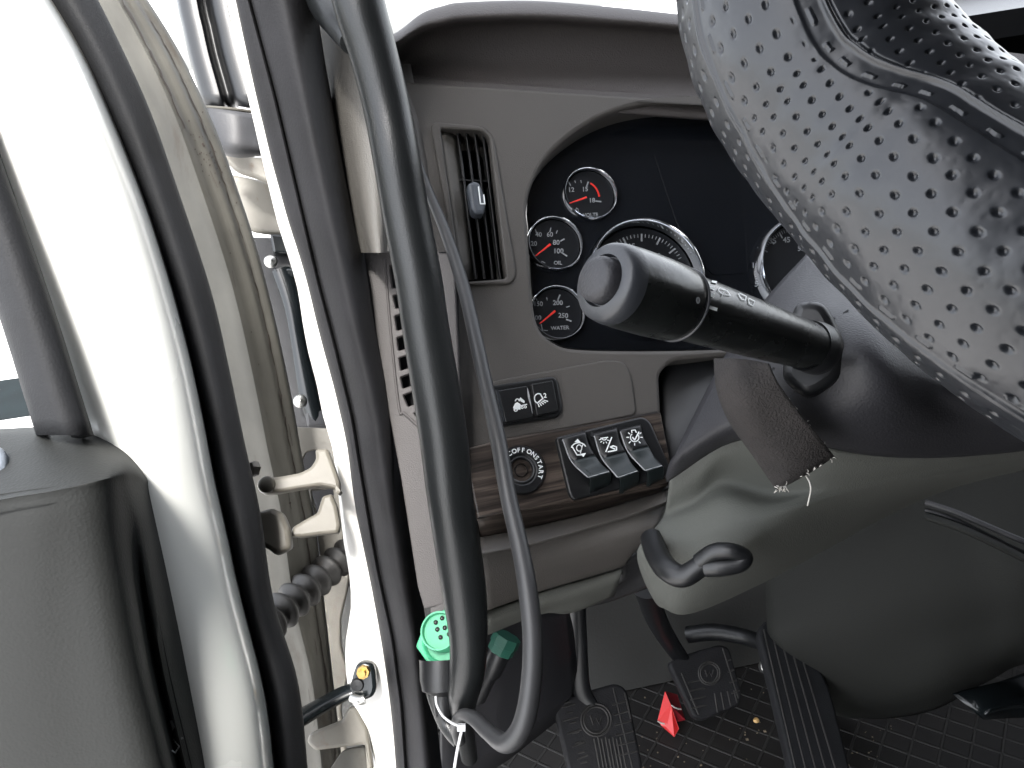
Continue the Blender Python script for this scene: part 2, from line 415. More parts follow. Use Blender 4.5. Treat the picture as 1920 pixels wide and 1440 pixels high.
def even(line, w_=55):
    def avg(y): return sum(X(line, y+k*w_/4) for k in range(-4, 5))/9
    return [(avg(y), y) for y in range(-180, 1560, 30)]
Ws, Sr, Fr = even(Ws), even(Sr), even(Fr)
def dl(a, b, y): return a + (b-a)*y/1440
def vrows(cols, ys=YS):
    """rows down the picture; cols = functions y -> (x, depth)"""
    return [[(c(y)[0], y, c(y)[1]) for c in cols] for y in ys]

# ---------------- body flange, sealing strip, pillar trim
surf('door_flange', vrows([lambda y: (X(BLe, y)-1, dl(.66, .78, y)), lambda y: (X(BLe, y), dl(.60, .72, y)), lambda y: ((X(BLe, y)+X(BRe, y))/2, dl(.597, .715, y)), lambda y: (X(BRe, y)+6, dl(.60, .72, y))]), white2, shell, nu=3, nv=2, thick=.003)
ws = surf('rubber_seal', vrows([
    lambda y: (X(BRe, y)-1, dl(.605, .725, y)), lambda y: (X(BRe, y)+4, dl(.590, .708, y)), lambda y: (X(SMe, y)-6, dl(.582, .70, y)),
    lambda y: (X(SMe, y), dl(.590, .708, y)), lambda y: (X(SMe, y)+6, dl(.580, .698, y)),
    lambda y: (X(SMe, y)*.6+X(BWe, y)*.4, dl(.566, .684, y)), lambda y: (X(SMe, y)*.35+X(BWe, y)*.65, dl(.570, .688, y)), lambda y: (X(BWe, y)-8, dl(.60, .72, y)), lambda y: (X(BWe, y)+2, dl(.635, .75, y))]),
    rubber2, shell, nu=4, nv=2, thick=.004)
surf('pillar_trim', [[(X(BWe, y)-14, y, .66), (X(BWe, y)+10, y, .645), (X(BWe, y)*.5+350+y*.02, y, .625), (712+y*.012, y, .625), (722+y*.01, y, .65)] for y in [-160, -60, 40, 140, 240, 340, 420, 462, 474]], dash_l, shell, nu=4, nv=3, thick=.008, bev=.002)

# ================================================================== DOOR
door = thing('truck_door', 'open white driver door with grey inner trim and black seals', 'door')
Wl = [(-190, -160), (-60, 120), (0, 290), (99, 570), (172, 805), (260, 1100), (345, 1440)]
surf('inner_frame', vrows([
    lambda y: (X(Wl, y)-50, .47), lambda y: (X(Wl, y)-4, dl(.44, .47, y)), lambda y: (X(Wl, y)*.6+X(Ws, y)*.4, dl(.45, .48, y)),
    lambda y: (X(Wl, y)*.2+X(Ws, y)*.8, dl(.475, .51, y)), lambda y: (X(Ws, y)-12, dl(.50, .535, y)), lambda y: (X(Ws, y), dl(.535, .575, y)), lambda y: (X(Ws, y)+14, dl(.56, .60, y))]), white, door, nu=4, nv=2, thick=.004)
surf('weather_strip', vrows([
    lambda y: (X(Ws, y)-4, dl(.555, .60, y)), lambda y: (X(Ws, y)+2, dl(.53, .575, y)), lambda y: (X(Ws, y)*.62+X(Sr, y)*.38, dl(.523, .567, y)),
    lambda y: (X(Ws, y)*.25+X(Sr, y)*.75, dl(.533, .578, y)), lambda y: (X(Sr, y)-2, dl(.55, .595, y)), lambda y: (X(Sr, y)-8, dl(.60, .64, y))]), rubber, door, nu=4, nv=2, thick=.004)
def fmix(y, a): return X(Sr, y)*(1-a) + X(Fr, y)*a
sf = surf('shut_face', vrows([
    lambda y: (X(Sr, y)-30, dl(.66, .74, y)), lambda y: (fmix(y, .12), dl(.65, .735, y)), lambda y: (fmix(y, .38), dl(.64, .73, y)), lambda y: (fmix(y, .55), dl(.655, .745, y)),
    lambda y: (fmix(y, .72), dl(.66, .755, y)), lambda y: (fmix(y, .80), dl(.675, .765, y)), lambda y: (X(Fr, y)-3, dl(.685, .775, y)), lambda y: (X(Fr, y), dl(.73, .82, y))]), dirty_shaded, door, nu=3, nv=2, thick=.003)
fn = on_mesh(sf, .0005)
mk = Marks(fn)
ln = []
for y in range(40, 1440, 14):
    ln.append((fmix(y, .80)+random.uniform(-1.6, 1.6), y))
for i in range(len(ln)-1): mk.line(ln[i:i+2], random.uniform(.8, 3.0))
ln = [(fmix(y, .45)+random.uniform(-1.5, 1.5), y) for y in range(0, 250, 12)]
for i in range(len(ln)-1): mk.line(ln[i:i+2], random.uniform(1.2, 4.0))
for k in range(60):
    y = random.gauss(290, 30) if k < 40 else random.uniform(250, 1100); x = fmix(y, random.uniform(.5, .95)); a = random.uniform(.8, 2.4)
    mk.poly([(x+a*random.uniform(.4, 1)*math.cos(t), y+a*random.uniform(.5, 1.4)*math.sin(t)) for t in (0, 1, 2, 3, 4, 5)])
for k in range(14):
    y = random.uniform(120, 1380); x = fmix(y, random.choice([.25, .5, .62, .8])+random.gauss(0, .05)); L_ = random.uniform(10, 46); w0 = random.uniform(.4, 1.1)
    pp = [(x, y)]
    for q in range(4): pp.append((pp[-1][0]+(X(Fr, y+L_)-X(Fr, y))/4+random.uniform(-.8, .8), pp[-1][1]+L_/4))
    mk.line(pp, w0)
mk.build('grime', seal_line, door)['kind'] = 'stuff'
surf('window_seal', [[(X(Wl, y)-108, y, .44), (X(Wl, y)-96, y, .425), (X(Wl, y)-50, y, .418), (X(Wl, y)-8, y, .428), (X(Wl, y)+1, y, .445)] for y in [-160, -60, 40, 140, 260, 380, 500, 620, 720, 816]], rubber, door, nu=3, nv=3, thick=.006)
mb = MB(); mb.add([P(-260, -150, .47), P(20, 120, .47), P(120, 830, .47), P(-300, 830, .47)], [(0, 1, 2, 3)]); mb.build('window_glass', glass, door, 0, recalc=False)
tr = surf('trim_panel', [
    [(-160, 812, .47), (0, 804, .465), (92, 800, .46), (150, 806, .46), (190, 818, .462), (232, 842, .468), (250, 860, .475)],
    [(-160, 830, .44), (0, 825, .435), (92, 822, .432), (155, 828, .435), (200, 840, .442), (245, 862, .455), (272, 885, .485)],
    [(-160, 960, .372), (0, 926, .372), (100, 910, .374), (185, 890, .382), (225, 882, .40), (252, 885, .43), (286, 905, .485)],
    [(-160, 985, .366), (0, 950, .366), (100, 935, .368), (192, 920, .378), (233, 915, .405), (258, 920, .435), (291, 930, .485)],
    [(-160, 1100, .372), (0, 1080, .372), (105, 1070, .376), (210, 1050, .386), (252, 1045, .42), (278, 1050, .43), (322, 1055, .49)],
    [(-160, 1260, .38), (0, 1250, .38), (120, 1250, .385), (245, 1250, .395), (288, 1250, .432), (312, 1250, .437), (374, 1250, .50)],
    [(-160, 1440, .39), (0, 1440, .39), (140, 1440, .395), (290, 1440, .405), (333, 1440, .442), (356, 1440, .447), (415, 1440, .51)],
    [(-160, 1560, .40), (0, 1560, .40), (160, 1560, .40), (310, 1560, .41), (355, 1560, .452), (378, 1560, .457), (436, 1560, .52)]], door_m, door, nu=5, nv=5, thick=.006)
fn = on_mesh(tr, .0008); mk = Marks(fn)
for a in ([(322, 1350), (326, 1362), (322, 1372)], [(325, 1385), (336, 1398), (326, 1412), (320, 1408)], [(330, 1390), (340, 1384)]): mk.line(a, 3)
mk.build('scuff_mark', ink2, door)
plate('lock_button', smooth2([(-30, 835), (0, 836), (10, 850), (8, 875), (-4, 892), (-30, 893)]), PL(0, 860, .41, (0, .8, .7)), shroud_g, door, top=.006, thick=.012, bevel=.002)

# hinges, bellows, check strap
HP = PL(600, 930, .66, (.1, .25, 1)); HP2 = PL(600, 930, .79, (.1, .25, 1))
plate('hinge_plate', [rnd([(552, 800), (622, 803), (634, 860), (646, 1060), (602, 1052), (590, 965), (568, 880)], 6),
                      rnd([(567, 862), (574, 847), (592, 842), (608, 848), (606, 866), (596, 878), (572, 886)], 5),
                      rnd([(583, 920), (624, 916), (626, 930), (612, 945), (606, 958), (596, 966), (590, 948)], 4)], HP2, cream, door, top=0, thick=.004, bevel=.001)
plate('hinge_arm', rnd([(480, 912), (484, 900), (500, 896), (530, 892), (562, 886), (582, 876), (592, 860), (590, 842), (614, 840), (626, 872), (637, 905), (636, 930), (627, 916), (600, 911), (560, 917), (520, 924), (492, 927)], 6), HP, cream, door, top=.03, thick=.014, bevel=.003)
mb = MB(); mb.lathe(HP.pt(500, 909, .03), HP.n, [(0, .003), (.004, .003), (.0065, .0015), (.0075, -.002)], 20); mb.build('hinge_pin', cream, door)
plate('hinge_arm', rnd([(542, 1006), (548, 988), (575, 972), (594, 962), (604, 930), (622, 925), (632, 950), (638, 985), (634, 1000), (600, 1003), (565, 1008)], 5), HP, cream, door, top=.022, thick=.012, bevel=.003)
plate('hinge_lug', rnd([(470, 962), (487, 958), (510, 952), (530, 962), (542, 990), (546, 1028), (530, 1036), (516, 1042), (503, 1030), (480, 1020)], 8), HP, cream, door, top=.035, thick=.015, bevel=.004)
mb = MB(); mb.lathe(P(481, 880, .62), PL(0, 0, 1, (-.6, .2, .7)).n, [(0, .006), (.005, .006), (.0062, .004), (.0062, 0)], 6); mb.build('bolt', cream, door)
# bellows
a, b = P(668, 1022, .78), P(482, 1186, .655); ax = (b-a); n = 9; prof = [(0, 0)]
for i in range(n*8+1):
    t = i/(n*8); prof.append((.0115+.0036*math.cos(t*n*2*math.pi)+.003*t, ax.length*t))
mb = MB(); mb.lathe(a, ax, prof, 26)
bl = tag(mb.build('cable_bellows', bellow_m, None, 80), 'black corrugated rubber bellows between door hinge and cab body', 'bellows')
# check strap
strap = thing('door_check_strap', 'black metal door check strap bolted to white flange with brass bolt', 'check strap')
mb = MB(); mb.tube([P(500, 1400, .66), P(540, 1362, .67), P(600, 1325, .69), P(655, 1296, .70), P(700, 1288, .70)], [.013, .012, .011, .010, .008], flat=.55, fdir=UP, seg=16)
mb.build('arm', black_s, strap)
SP = PL(680, 1275, .69, (.0, .1, 1))
plate('bracket', rnd([(662, 1262), (668, 1246), (680, 1241), (697, 1244), (702, 1258), (705, 1290), (700, 1306), (685, 1314), (668, 1310), (654, 1296)], 6), SP, black_s, strap, top=.006, thick=.012, bevel=.003)
mb = MB(); mb.lathe(SP.pt(682, 1259, .006), SP.n, [(0, .009), (.003, .009), (.0035, .005), (.0055, .005), (.006, 0)], 8); mb.build('bolt', brass, strap)
mb = MB(); mb.lathe(SP.pt(670, 1284, .006), SP.n, [(0, .003), (.005, .0025), (.006, 0)], 18); mb.build('rivet', black, strap)
mb = MB(); mb.tube([SP.pt(660, 1308, .008), SP.pt(674, 1313, .012), SP.pt(684, 1311, .012)], .004); mb.build('rivet', steel, strap)
# lower hinge
LP = PL(640, 1390, .70, (.1, .3, 1))
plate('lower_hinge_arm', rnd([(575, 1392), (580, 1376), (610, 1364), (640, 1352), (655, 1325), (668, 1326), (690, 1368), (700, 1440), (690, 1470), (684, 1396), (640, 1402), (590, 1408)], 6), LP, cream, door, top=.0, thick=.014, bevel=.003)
plate('lower_hinge_plate', rnd([(600, 1470), (640, 1410), (660, 1402), (684, 1400), (700, 1500), (600, 1500)], 6), LP, dirty_shaded, door, top=-.02, thick=.006, bevel=.001)

# ---------------- outside pieces seen through the hinge gap
fend = thing('front_fender', 'cream painted front fender edge with rust stains in the hinge gap', 'fender')
FP = PL(540, 700, .98, (.2, .1, 1))
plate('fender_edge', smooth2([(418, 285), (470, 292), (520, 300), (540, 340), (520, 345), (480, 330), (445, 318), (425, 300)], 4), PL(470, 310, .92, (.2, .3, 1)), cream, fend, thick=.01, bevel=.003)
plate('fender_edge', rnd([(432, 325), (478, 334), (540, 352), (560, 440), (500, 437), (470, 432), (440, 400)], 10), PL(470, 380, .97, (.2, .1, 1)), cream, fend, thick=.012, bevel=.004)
plate('fender_and_shade_panel', rnd([(596, 1040), (660, 1060), (652, 1110), (640, 1160), (640, 1210), (655, 1260), (640, 1330), (655, 1450), (620, 1450), (560, 1100)], 6), FP, cream, fend, top=.02, thick=.01, bevel=.003)
plate('fender_and_shade_panel', rnd([(545, 790), (640, 800), (660, 1100), (560, 1100)], 4), FP, void, fend, top=-.03, thick=.004, bevel=.001)  # black backing sheet, paints the shade behind the hinge holes
cowl = thing('wiper_cowl', 'dark grey plastic cowl box with black linkage arm inside the hinge gap', 'cowl')
CP = PL(550, 620, .95, (.25, .1, 1))
plate('cowl_box', rnd([(470, 444), (556, 446), (590, 560), (618, 700), (618, 802), (548, 800), (520, 640)], 6), CP, grey_p, cowl, top=0, thick=.03, bevel=.002)
mb = MB(); mb.tube([CP.pt(527, 505, .012), CP.pt(548, 570, .016), CP.pt(560, 640, .016), CP.pt(580, 740, .014), CP.pt(592, 790, .012)], [.011, .010, .009, .012, .010], flat=.6, fdir=CP.n); mb.build('link_arm', black_s, cowl)
plate('clamp', rnd([(506, 438), (548, 440), (556, 476), (512, 474)], 5), CP, black_s, cowl, top=.018, thick=.018, bevel=.003)
plate('clamp', rnd([(512, 502), (556, 502), (560, 520), (518, 518)], 5), CP, black_s, cowl, top=.018, thick=.018, bevel=.003)
plate('clamp', rnd([(572, 768), (612, 768), (616, 796), (576, 800)], 5), CP, grey_p, cowl, top=.018, thick=.018, bevel=.003)
for q in ((508, 490), (563, 752)):
    mb = MB(); mb.lathe(CP.pt(*q, .02), CP.n, [(0, .006), (.006, .004), (.008, 0), (.004, -.01)], 18); mb.build('bolt', steel, cowl)
# windscreen pillar outside trim
pil = thing('windscreen_pillar_trim', 'black outer windscreen pillar trim ending above the fender', 'pillar trim')
PP = PL(410, 130, .84, (.1, .1, 1))
def py_(y): return y
surf('channel', [[(X([(325, -60), (330, 0), (352, 100), (380, 200)], y)+dx, y, d) for dx, d in ((0, .86), (8, .845), (38, .842), (48, .865), (60, .865), (68, .842), (100, .84), (112, .85))] for y in (-100, 0, 50, 100, 150, 200)], black, pil, nu=3, nv=2, thick=.006)
surf('end_cap', [[(378, 203, .845), (400, 203, .83), (440, 208, .825), (480, 214, .84)], [(381, 240, .845), (405, 243, .828), (445, 248, .822), (488, 254, .84)], [(388, 272, .845), (410, 278, .828), (445, 284, .824), (495, 286, .84)], [(395, 276, .87), (420, 290, .86), (450, 296, .86), (498, 292, .87)]], grey_p, pil, nu=4, nv=4, thick=.006)
mb = MB(); mb.tube([P(379, 200, .84), P(430, 204, .83), P(478, 210, .84)], .0018); mb.build('joint_line', dirty_shaded, pil)

# ================================================================== GRAB HANDLE
gh = thing('grab_handle', 'thick black vertical grab handle beside the dashboard', 'grab handle')
gb = [(640, -160, .50), (672, 0, .50), (700, 100, .505), (725, 200, .51), (744, 300, .51), (761, 400, .515), (785, 525, .52), (799, 620, .525), (830, 808, .535), (844, 930, .54), (868, 1090, .55), (878, 1192, .555), (876, 1258, .56), (868, 1310, .57), (868, 1350, .59), (880, 1420, .64)]
gr = [51, 50, 46, 45, 45, 45, 45, 45, 46, 44, 43, 37, 34, 28, 20, 16]
mb = MB(); mb.tube([P(*q) for q in gb], [h*q[2]/FPX*.985 for h, q in zip(gr, gb)], seg=40, n=6); mb.build('handle_tube', bar_m, gh, 80)
mb = MB(); mb.tube([P(612, -60, .60), P(622, 0, .58), P(640, 45, .56), P(660, 80, .53)], [.022, .018, .012, .008], seg=20); mb.build('mounting_foot', bar_m, gh)

# ================================================================== DASHBOARD
dash = thing('dashboard', 'grey brown dashboard with round-cornered face, air vent, walnut trim and switches', 'dashboard')
DP = PL(1100, 600, .72, (.2, .2, 1))
def dd(x, y, o=0): return (DP.pt(x, y, o)-CAM).dot(F)
xs = [700, 745, 790, 830, 870, 1000, 1150, 1280, 1500, 1900, 2300]
t_ = [80, 60, 26, 12, 5, 2, 14, 28, 52, 100, 150]
l_ = [105, 84, 58, 48, 41, 37, 46, 57, 84, 135, 190]
rows = [[(x, t+60, .95+.0001*(x-700)) for x, t in zip(xs, t_)],
        [(x, t+16, .80+.00015*(x-700)) for x, t in zip(xs, t_)],
        [(x, t+4, .735+.00015*(x-700)) for x, t in zip(xs, t_)],
        [(x, t, .715+.00015*(x-700)) for x, t in zip(xs, t_)],
        [(x, (t*.4+l*.6), .700+.00015*(x-700)) for x, t, l in zip(xs, t_, l_)],
        [(x, l, .705+.00015*(x-700)) for x, l in zip(xs, l_)],
        [(x, l+14, .735+.00014*(x-700)) for x, l in zip(xs, l_)],
        [(x, l*.35+.65*(138+.07*(x-745)), .752+.00012*(x-700)) for x, l in zip(xs, l_)],
        [(x, 138+.07*(x-745), .742+.0001*(x-700)) for x in xs],
        [(x, 146+.07*(x-745), dd(x, 146, .001)+.008) for x in xs],
        [(x, 180+.07*(x-745), dd(x, 180, -.002)) for x in xs],]
surf('hood', rows, brow_m, dash, nu=5, nv=4, thick=.004)
CH = smooth2([(991, 440), (988, 390), (1000, 340), (1030, 290), (1080, 246), (1140, 213), (1210, 194), (1300, 188), (1450, 190), (1650, 205), (1670, 400), (1640, 600), (1450, 646), (1320, 655), (1180, 657), (1080, 654), (1040, 643), (1012, 616), (999, 560)], 4)
VH = rnd([(826, 240), (904, 244), (918, 256), (950, 522), (874, 528), (862, 500)], 7)
plate('face_panel', [[(735, 150), (1720, 215), (1720, 640), (1420, 660)] + rnd([(1420, 660), (1350, 668), (1262, 676), (1236, 700), (1240, 774), (1236, 776)], 14)[5:-5] + [(1238, 780), (880, 846), (830, 850), (790, 600), (750, 300)], CH, VH], DP, dash_m, dash, top=0, thick=.045, bevel=.004)
# vent
vent = plate('air_vent', [rnd([(806, 227), (905, 236), (926, 256), (969, 512), (960, 532), (872, 534), (858, 515)], 16), VH], DP, dash_m, dash, top=.003, thick=.008, bevel=.0018)
plate('vent_cavity', rnd([(800, 225), (925, 235), (975, 540), (860, 545)], 5), DP, void, vent, top=-.05, thick=.004, bevel=.001)
mb = MB()
mb.add([DP.pt(838, 246, -.004), DP.pt(880, 526, -.004), DP.pt(868, 526, .0), DP.pt(826, 246, .0)], [(0, 1, 2, 3)])
surf('side_wall', [[DP.pt(826, 243, -.002), DP.pt(854, 246, -.012)], [DP.pt(845, 380, -.002), DP.pt(872, 380, -.012)], [DP.pt(862, 524, -.002), DP.pt(890, 524, -.012)]], dash_l, vent, nu=3, nv=4, thick=.001)
for i, (x0, x1) in enumerate([(858, 893), (874, 909), (890, 924), (905, 938)]):
    surf('slat', [[DP.pt(x0, 250, -.008), DP.pt(x0-3, 250, -.03)], [DP.pt(x1, 523, -.008), DP.pt(x1-3, 523, -.03)]], black, vent, nu=1, nv=1, thick=.0015, lin_u=True, lin_v=True)
    mb = MB(); mb.tube([DP.pt(x0, 250, -.007), DP.pt(x1, 523, -.007)], .00055, seg=6, interp=False); mb.build('slat_lit_edge', edge_m if i == 9 else grey_p, vent)  # paler tubes stand in for light catching the slat edges
plate('cross_vane', [(852, 335), (918, 338), (918, 341), (852, 338)], DP, black, vent, top=-.01, thick=.02, bevel=.0004)
plate('thumb_slider', rnd([(876, 345), (888, 338), (900, 342), (912, 378), (908, 400), (892, 400), (884, 392)], 6), DP, shroud_g, vent, top=.004, thick=.016, bevel=.003)
mk = Marks(on_plane(DP, .0048)); mk.line([(897, 350), (901, 382), (909, 382), (907, 365)], 2.4); mk.build('slider_mark', ink, vent)

# raised button plate
BP = PL(1100, 600, .72, (.2, .2, 1))
plate('button_plate', rnd([(902, 718), (1140, 674), (1172, 678), (1184, 704), (1195, 778), (924, 830)], 14), DP, dash_m, dash, top=.003, thick=.006, bevel=.0018)
un = plate('light_button_unit', rnd([(915, 724), (1036, 705), (1046, 712), (1056, 768), (1048, 782), (935, 800)], 8), DP, black, dash, top=.008, thick=.014, bevel=.002)
plate('push_button', rnd([(934, 732), (988, 723), (1000, 783), (948, 793)], 3), DP, black, un, top=.012, thick=.008, bevel=.001)
plate('push_button', rnd([(996, 720), (1037, 713), (1048, 771), (1006, 780)], 3), DP, black, un, top=.012, thick=.008, bevel=.001)
plate('push_button_edge', smooth2([(989, 727), (993, 740), (999, 775), (995, 760), (990, 745)], 3), DP, edge_m, un, top=.0125, thick=.004, bevel=.0002)
plate('push_button_edge', rnd([(929, 731), (935, 731), (947, 790), (943, 791)], 1), DP, silver_p, un, top=.0126, thick=.004, bevel=.0002)
mk = Marks(on_plane(DP, .0128))
mk.poly([(962, 764), (966, 756), (970, 754), (976, 758), (976, 768), (964, 768)]); mk.arc(967, 768, 3, 3, 0, 360, 2); mk.arc(970, 754, 4, 6, 20, 160, 2)
mk.line([(976, 761), (988, 758)], 2); mk.arc(979, 764, 2, 2, 0, 360, 1.6, 8); mk.arc(985, 763, 2, 2, 0, 360, 1.6, 8); mk.poly([(973, 749), (976, 745), (984, 752), (983, 756), (977, 753)])
mk.arc(1010, 747, 8, 9, 60, 250, 2.2, 14); mk.line([(1013, 739), (1018, 747), (1007, 756)], 2.2)
for i in range(5): mk.line([(1009+i*2.6, 757-i*1.7), (1011+i*4.1, 763-i*2.6)], 1.8)
mk.text('2', 1022, 742, 12, 5); mk.build('button_symbols', ink, un)

# walnut trim
WP = PL(1100, 860, .67, (.2, .3, 1), ax=P(1236, 770, .67)-P(878, 838, .67))
WP = PL(1100, 800, dd(1100, 800)-.004, (.2, .32, 1)); q0, q1 = WP.pt(878, 838), WP.pt(1236, 770); WP._ax(q1-q0)
plate('walnut_panel', [(868, 842), (949, 821), (1100, 795), (1232, 770), (1240, 774), (1259, 872), (1252, 905), (1071, 943), (896, 972), (880, 900)], WP, wood, dash, top=.003, thick=.012, bevel=.002)
def wd(x, y, o=0): return (WP.pt(x, y, o)-CAM).dot(F)
surf('walnut_lower_edge', [[(890, 966, wd(890, 966, .002)), (1071, 938, wd(1071, 938, .002)), (1252, 900, wd(1252, 900, .002))],
                           [(898, 985, wd(898, 985, -.004)), (1071, 955, wd(1071, 955, -.004)), (1252, 912, wd(1252, 912, -.003))],
                           [(902, 1010, wd(902, 1010, -.02)), (1071, 972, wd(1071, 972, -.018)), (1250, 920, wd(1250, 920, -.014))]], wood, dash, nu=6, nv=4, thick=.003)
surf('knee_panel', [[(890, 1008, wd(890, 1008, -.02)), (984, 990, wd(984, 990, -.02)), (1110, 958, wd(1110, 958, -.02)), (1200, 933, wd(1200, 933, -.02)), (1250, 915, wd(1250, 915, -.02))],
                    [(890, 1014, wd(890, 1014, -.012)), (990, 996, wd(990, 996, -.012)), (1112, 964, wd(1112, 964, -.012)), (1202, 938, wd(1202, 938, -.012)), (1249, 921, wd(1249, 921, -.008))],
                    [(895, 1038, wd(895, 1038, .006)), (998, 1018, wd(998, 1018, .006)), (1115, 985, wd(1115, 985, .006)), (1205, 957, wd(1205, 957, .006)), (1250, 940, wd(1250, 940, .003))],
                    [(895, 1046, wd(895, 1044, -.002)), (998, 1026, wd(998, 1024, -.002)), (1114, 993, wd(1114, 991, -.002)), (1202, 965, wd(1202, 963, -.002)), (1247, 948, wd(1247, 948, -.016))],
                    [(900, 1090, .66), (1005, 1062, .665), (1108, 1030, .67), (1190, 1002, .675), (1225, 992, .68)],
                    [(905, 1143, .68), (1012, 1105, .685), (1095, 1080, .69), (1165, 1058, .695), (1178, 1050, .70)],
                    [(905, 1148, .70), (1012, 1110, .70), (1095, 1085, .71), (1165, 1063, .715), (1176, 1058, .72)]], dash_m, dash, nu=5, nv=4, thick=.003, smooth=50)
surf('lower_rail', [[(900, 1148, .70), (1012, 1109, .705), (1100, 1084, .71), (1166, 1064, .715)],
                    [(905, 1154, .685), (1014, 1114, .69), (1100, 1089, .695), (1166, 1069, .70)],
                    [(905, 1176, .685), (1014, 1140, .69), (1100, 1113, .695), (1160, 1094, .70)],
                    [(905, 1195, .72), (1014, 1152, .725), (1070, 1150, .73), (1152, 1118, .735)]], olive, dash, nu=5, nv=4, thick=.004)
surf('lower_rail_end', [[(1164, 1060, .73), (1200, 1040, .73), (1222, 1060, .74)], [(1155, 1100, .74), (1200, 1080, .745), (1230, 1090, .75)], [(1020, 1150, .76), (1120, 1135, .77), (1212, 1104, .77)]], grey_p, dash, nu=4, nv=4, thick=.004)

# ignition
ig = thing('ignition_switch', 'round black ignition lock marked OFF ON START in walnut trim', 'ignition switch')
c0 = WP.pt(977, 882, .003); k = .67/FPX
mb = MB(); mb.lathe(c0, WP.n, [(0, -.004), (10*k, -.004), (20*k, -.002), (22*k, .003), (24*k, .0035), (27*k, .0025), (30*k, .0035), (44*k, .0035), (47*k, .001), (48*k, -.003)], 56); mb.build('bezel', black, ig, 25)
mb = MB(); mb.lathe(c0, WP.n, [(11*k, -.001), (12*k, .0012), (14*k, -.001)], 40); mb.lathe(c0, WP.n, [(0, -.002), (8*k, -.002), (10*k, -.0035)], 30); mb.build('lock_barrel', black, ig)
plate('key_slot', rnd([(973, 872), (977, 872), (983, 893), (978, 895)], 1), WP, steel, ig, top=.0022, thick=.001, bevel=.0001)
mk = Marks(on_plane(WP, .003+.0039))
def arct(s, a0, st, size=12, rx=37, ry=38):
    for i, ch in enumerate(s):
        a = a0-st*i; mk.text(ch, 977+rx*math.cos(R(a)), 882-ry*math.sin(R(a)), size, a-90)
arct('ACC', 152, 13); arct('OFF', 110, 13); arct('ON', 66, 15); arct('START', 38, 14)
mk.build('lettering', ink, ig)

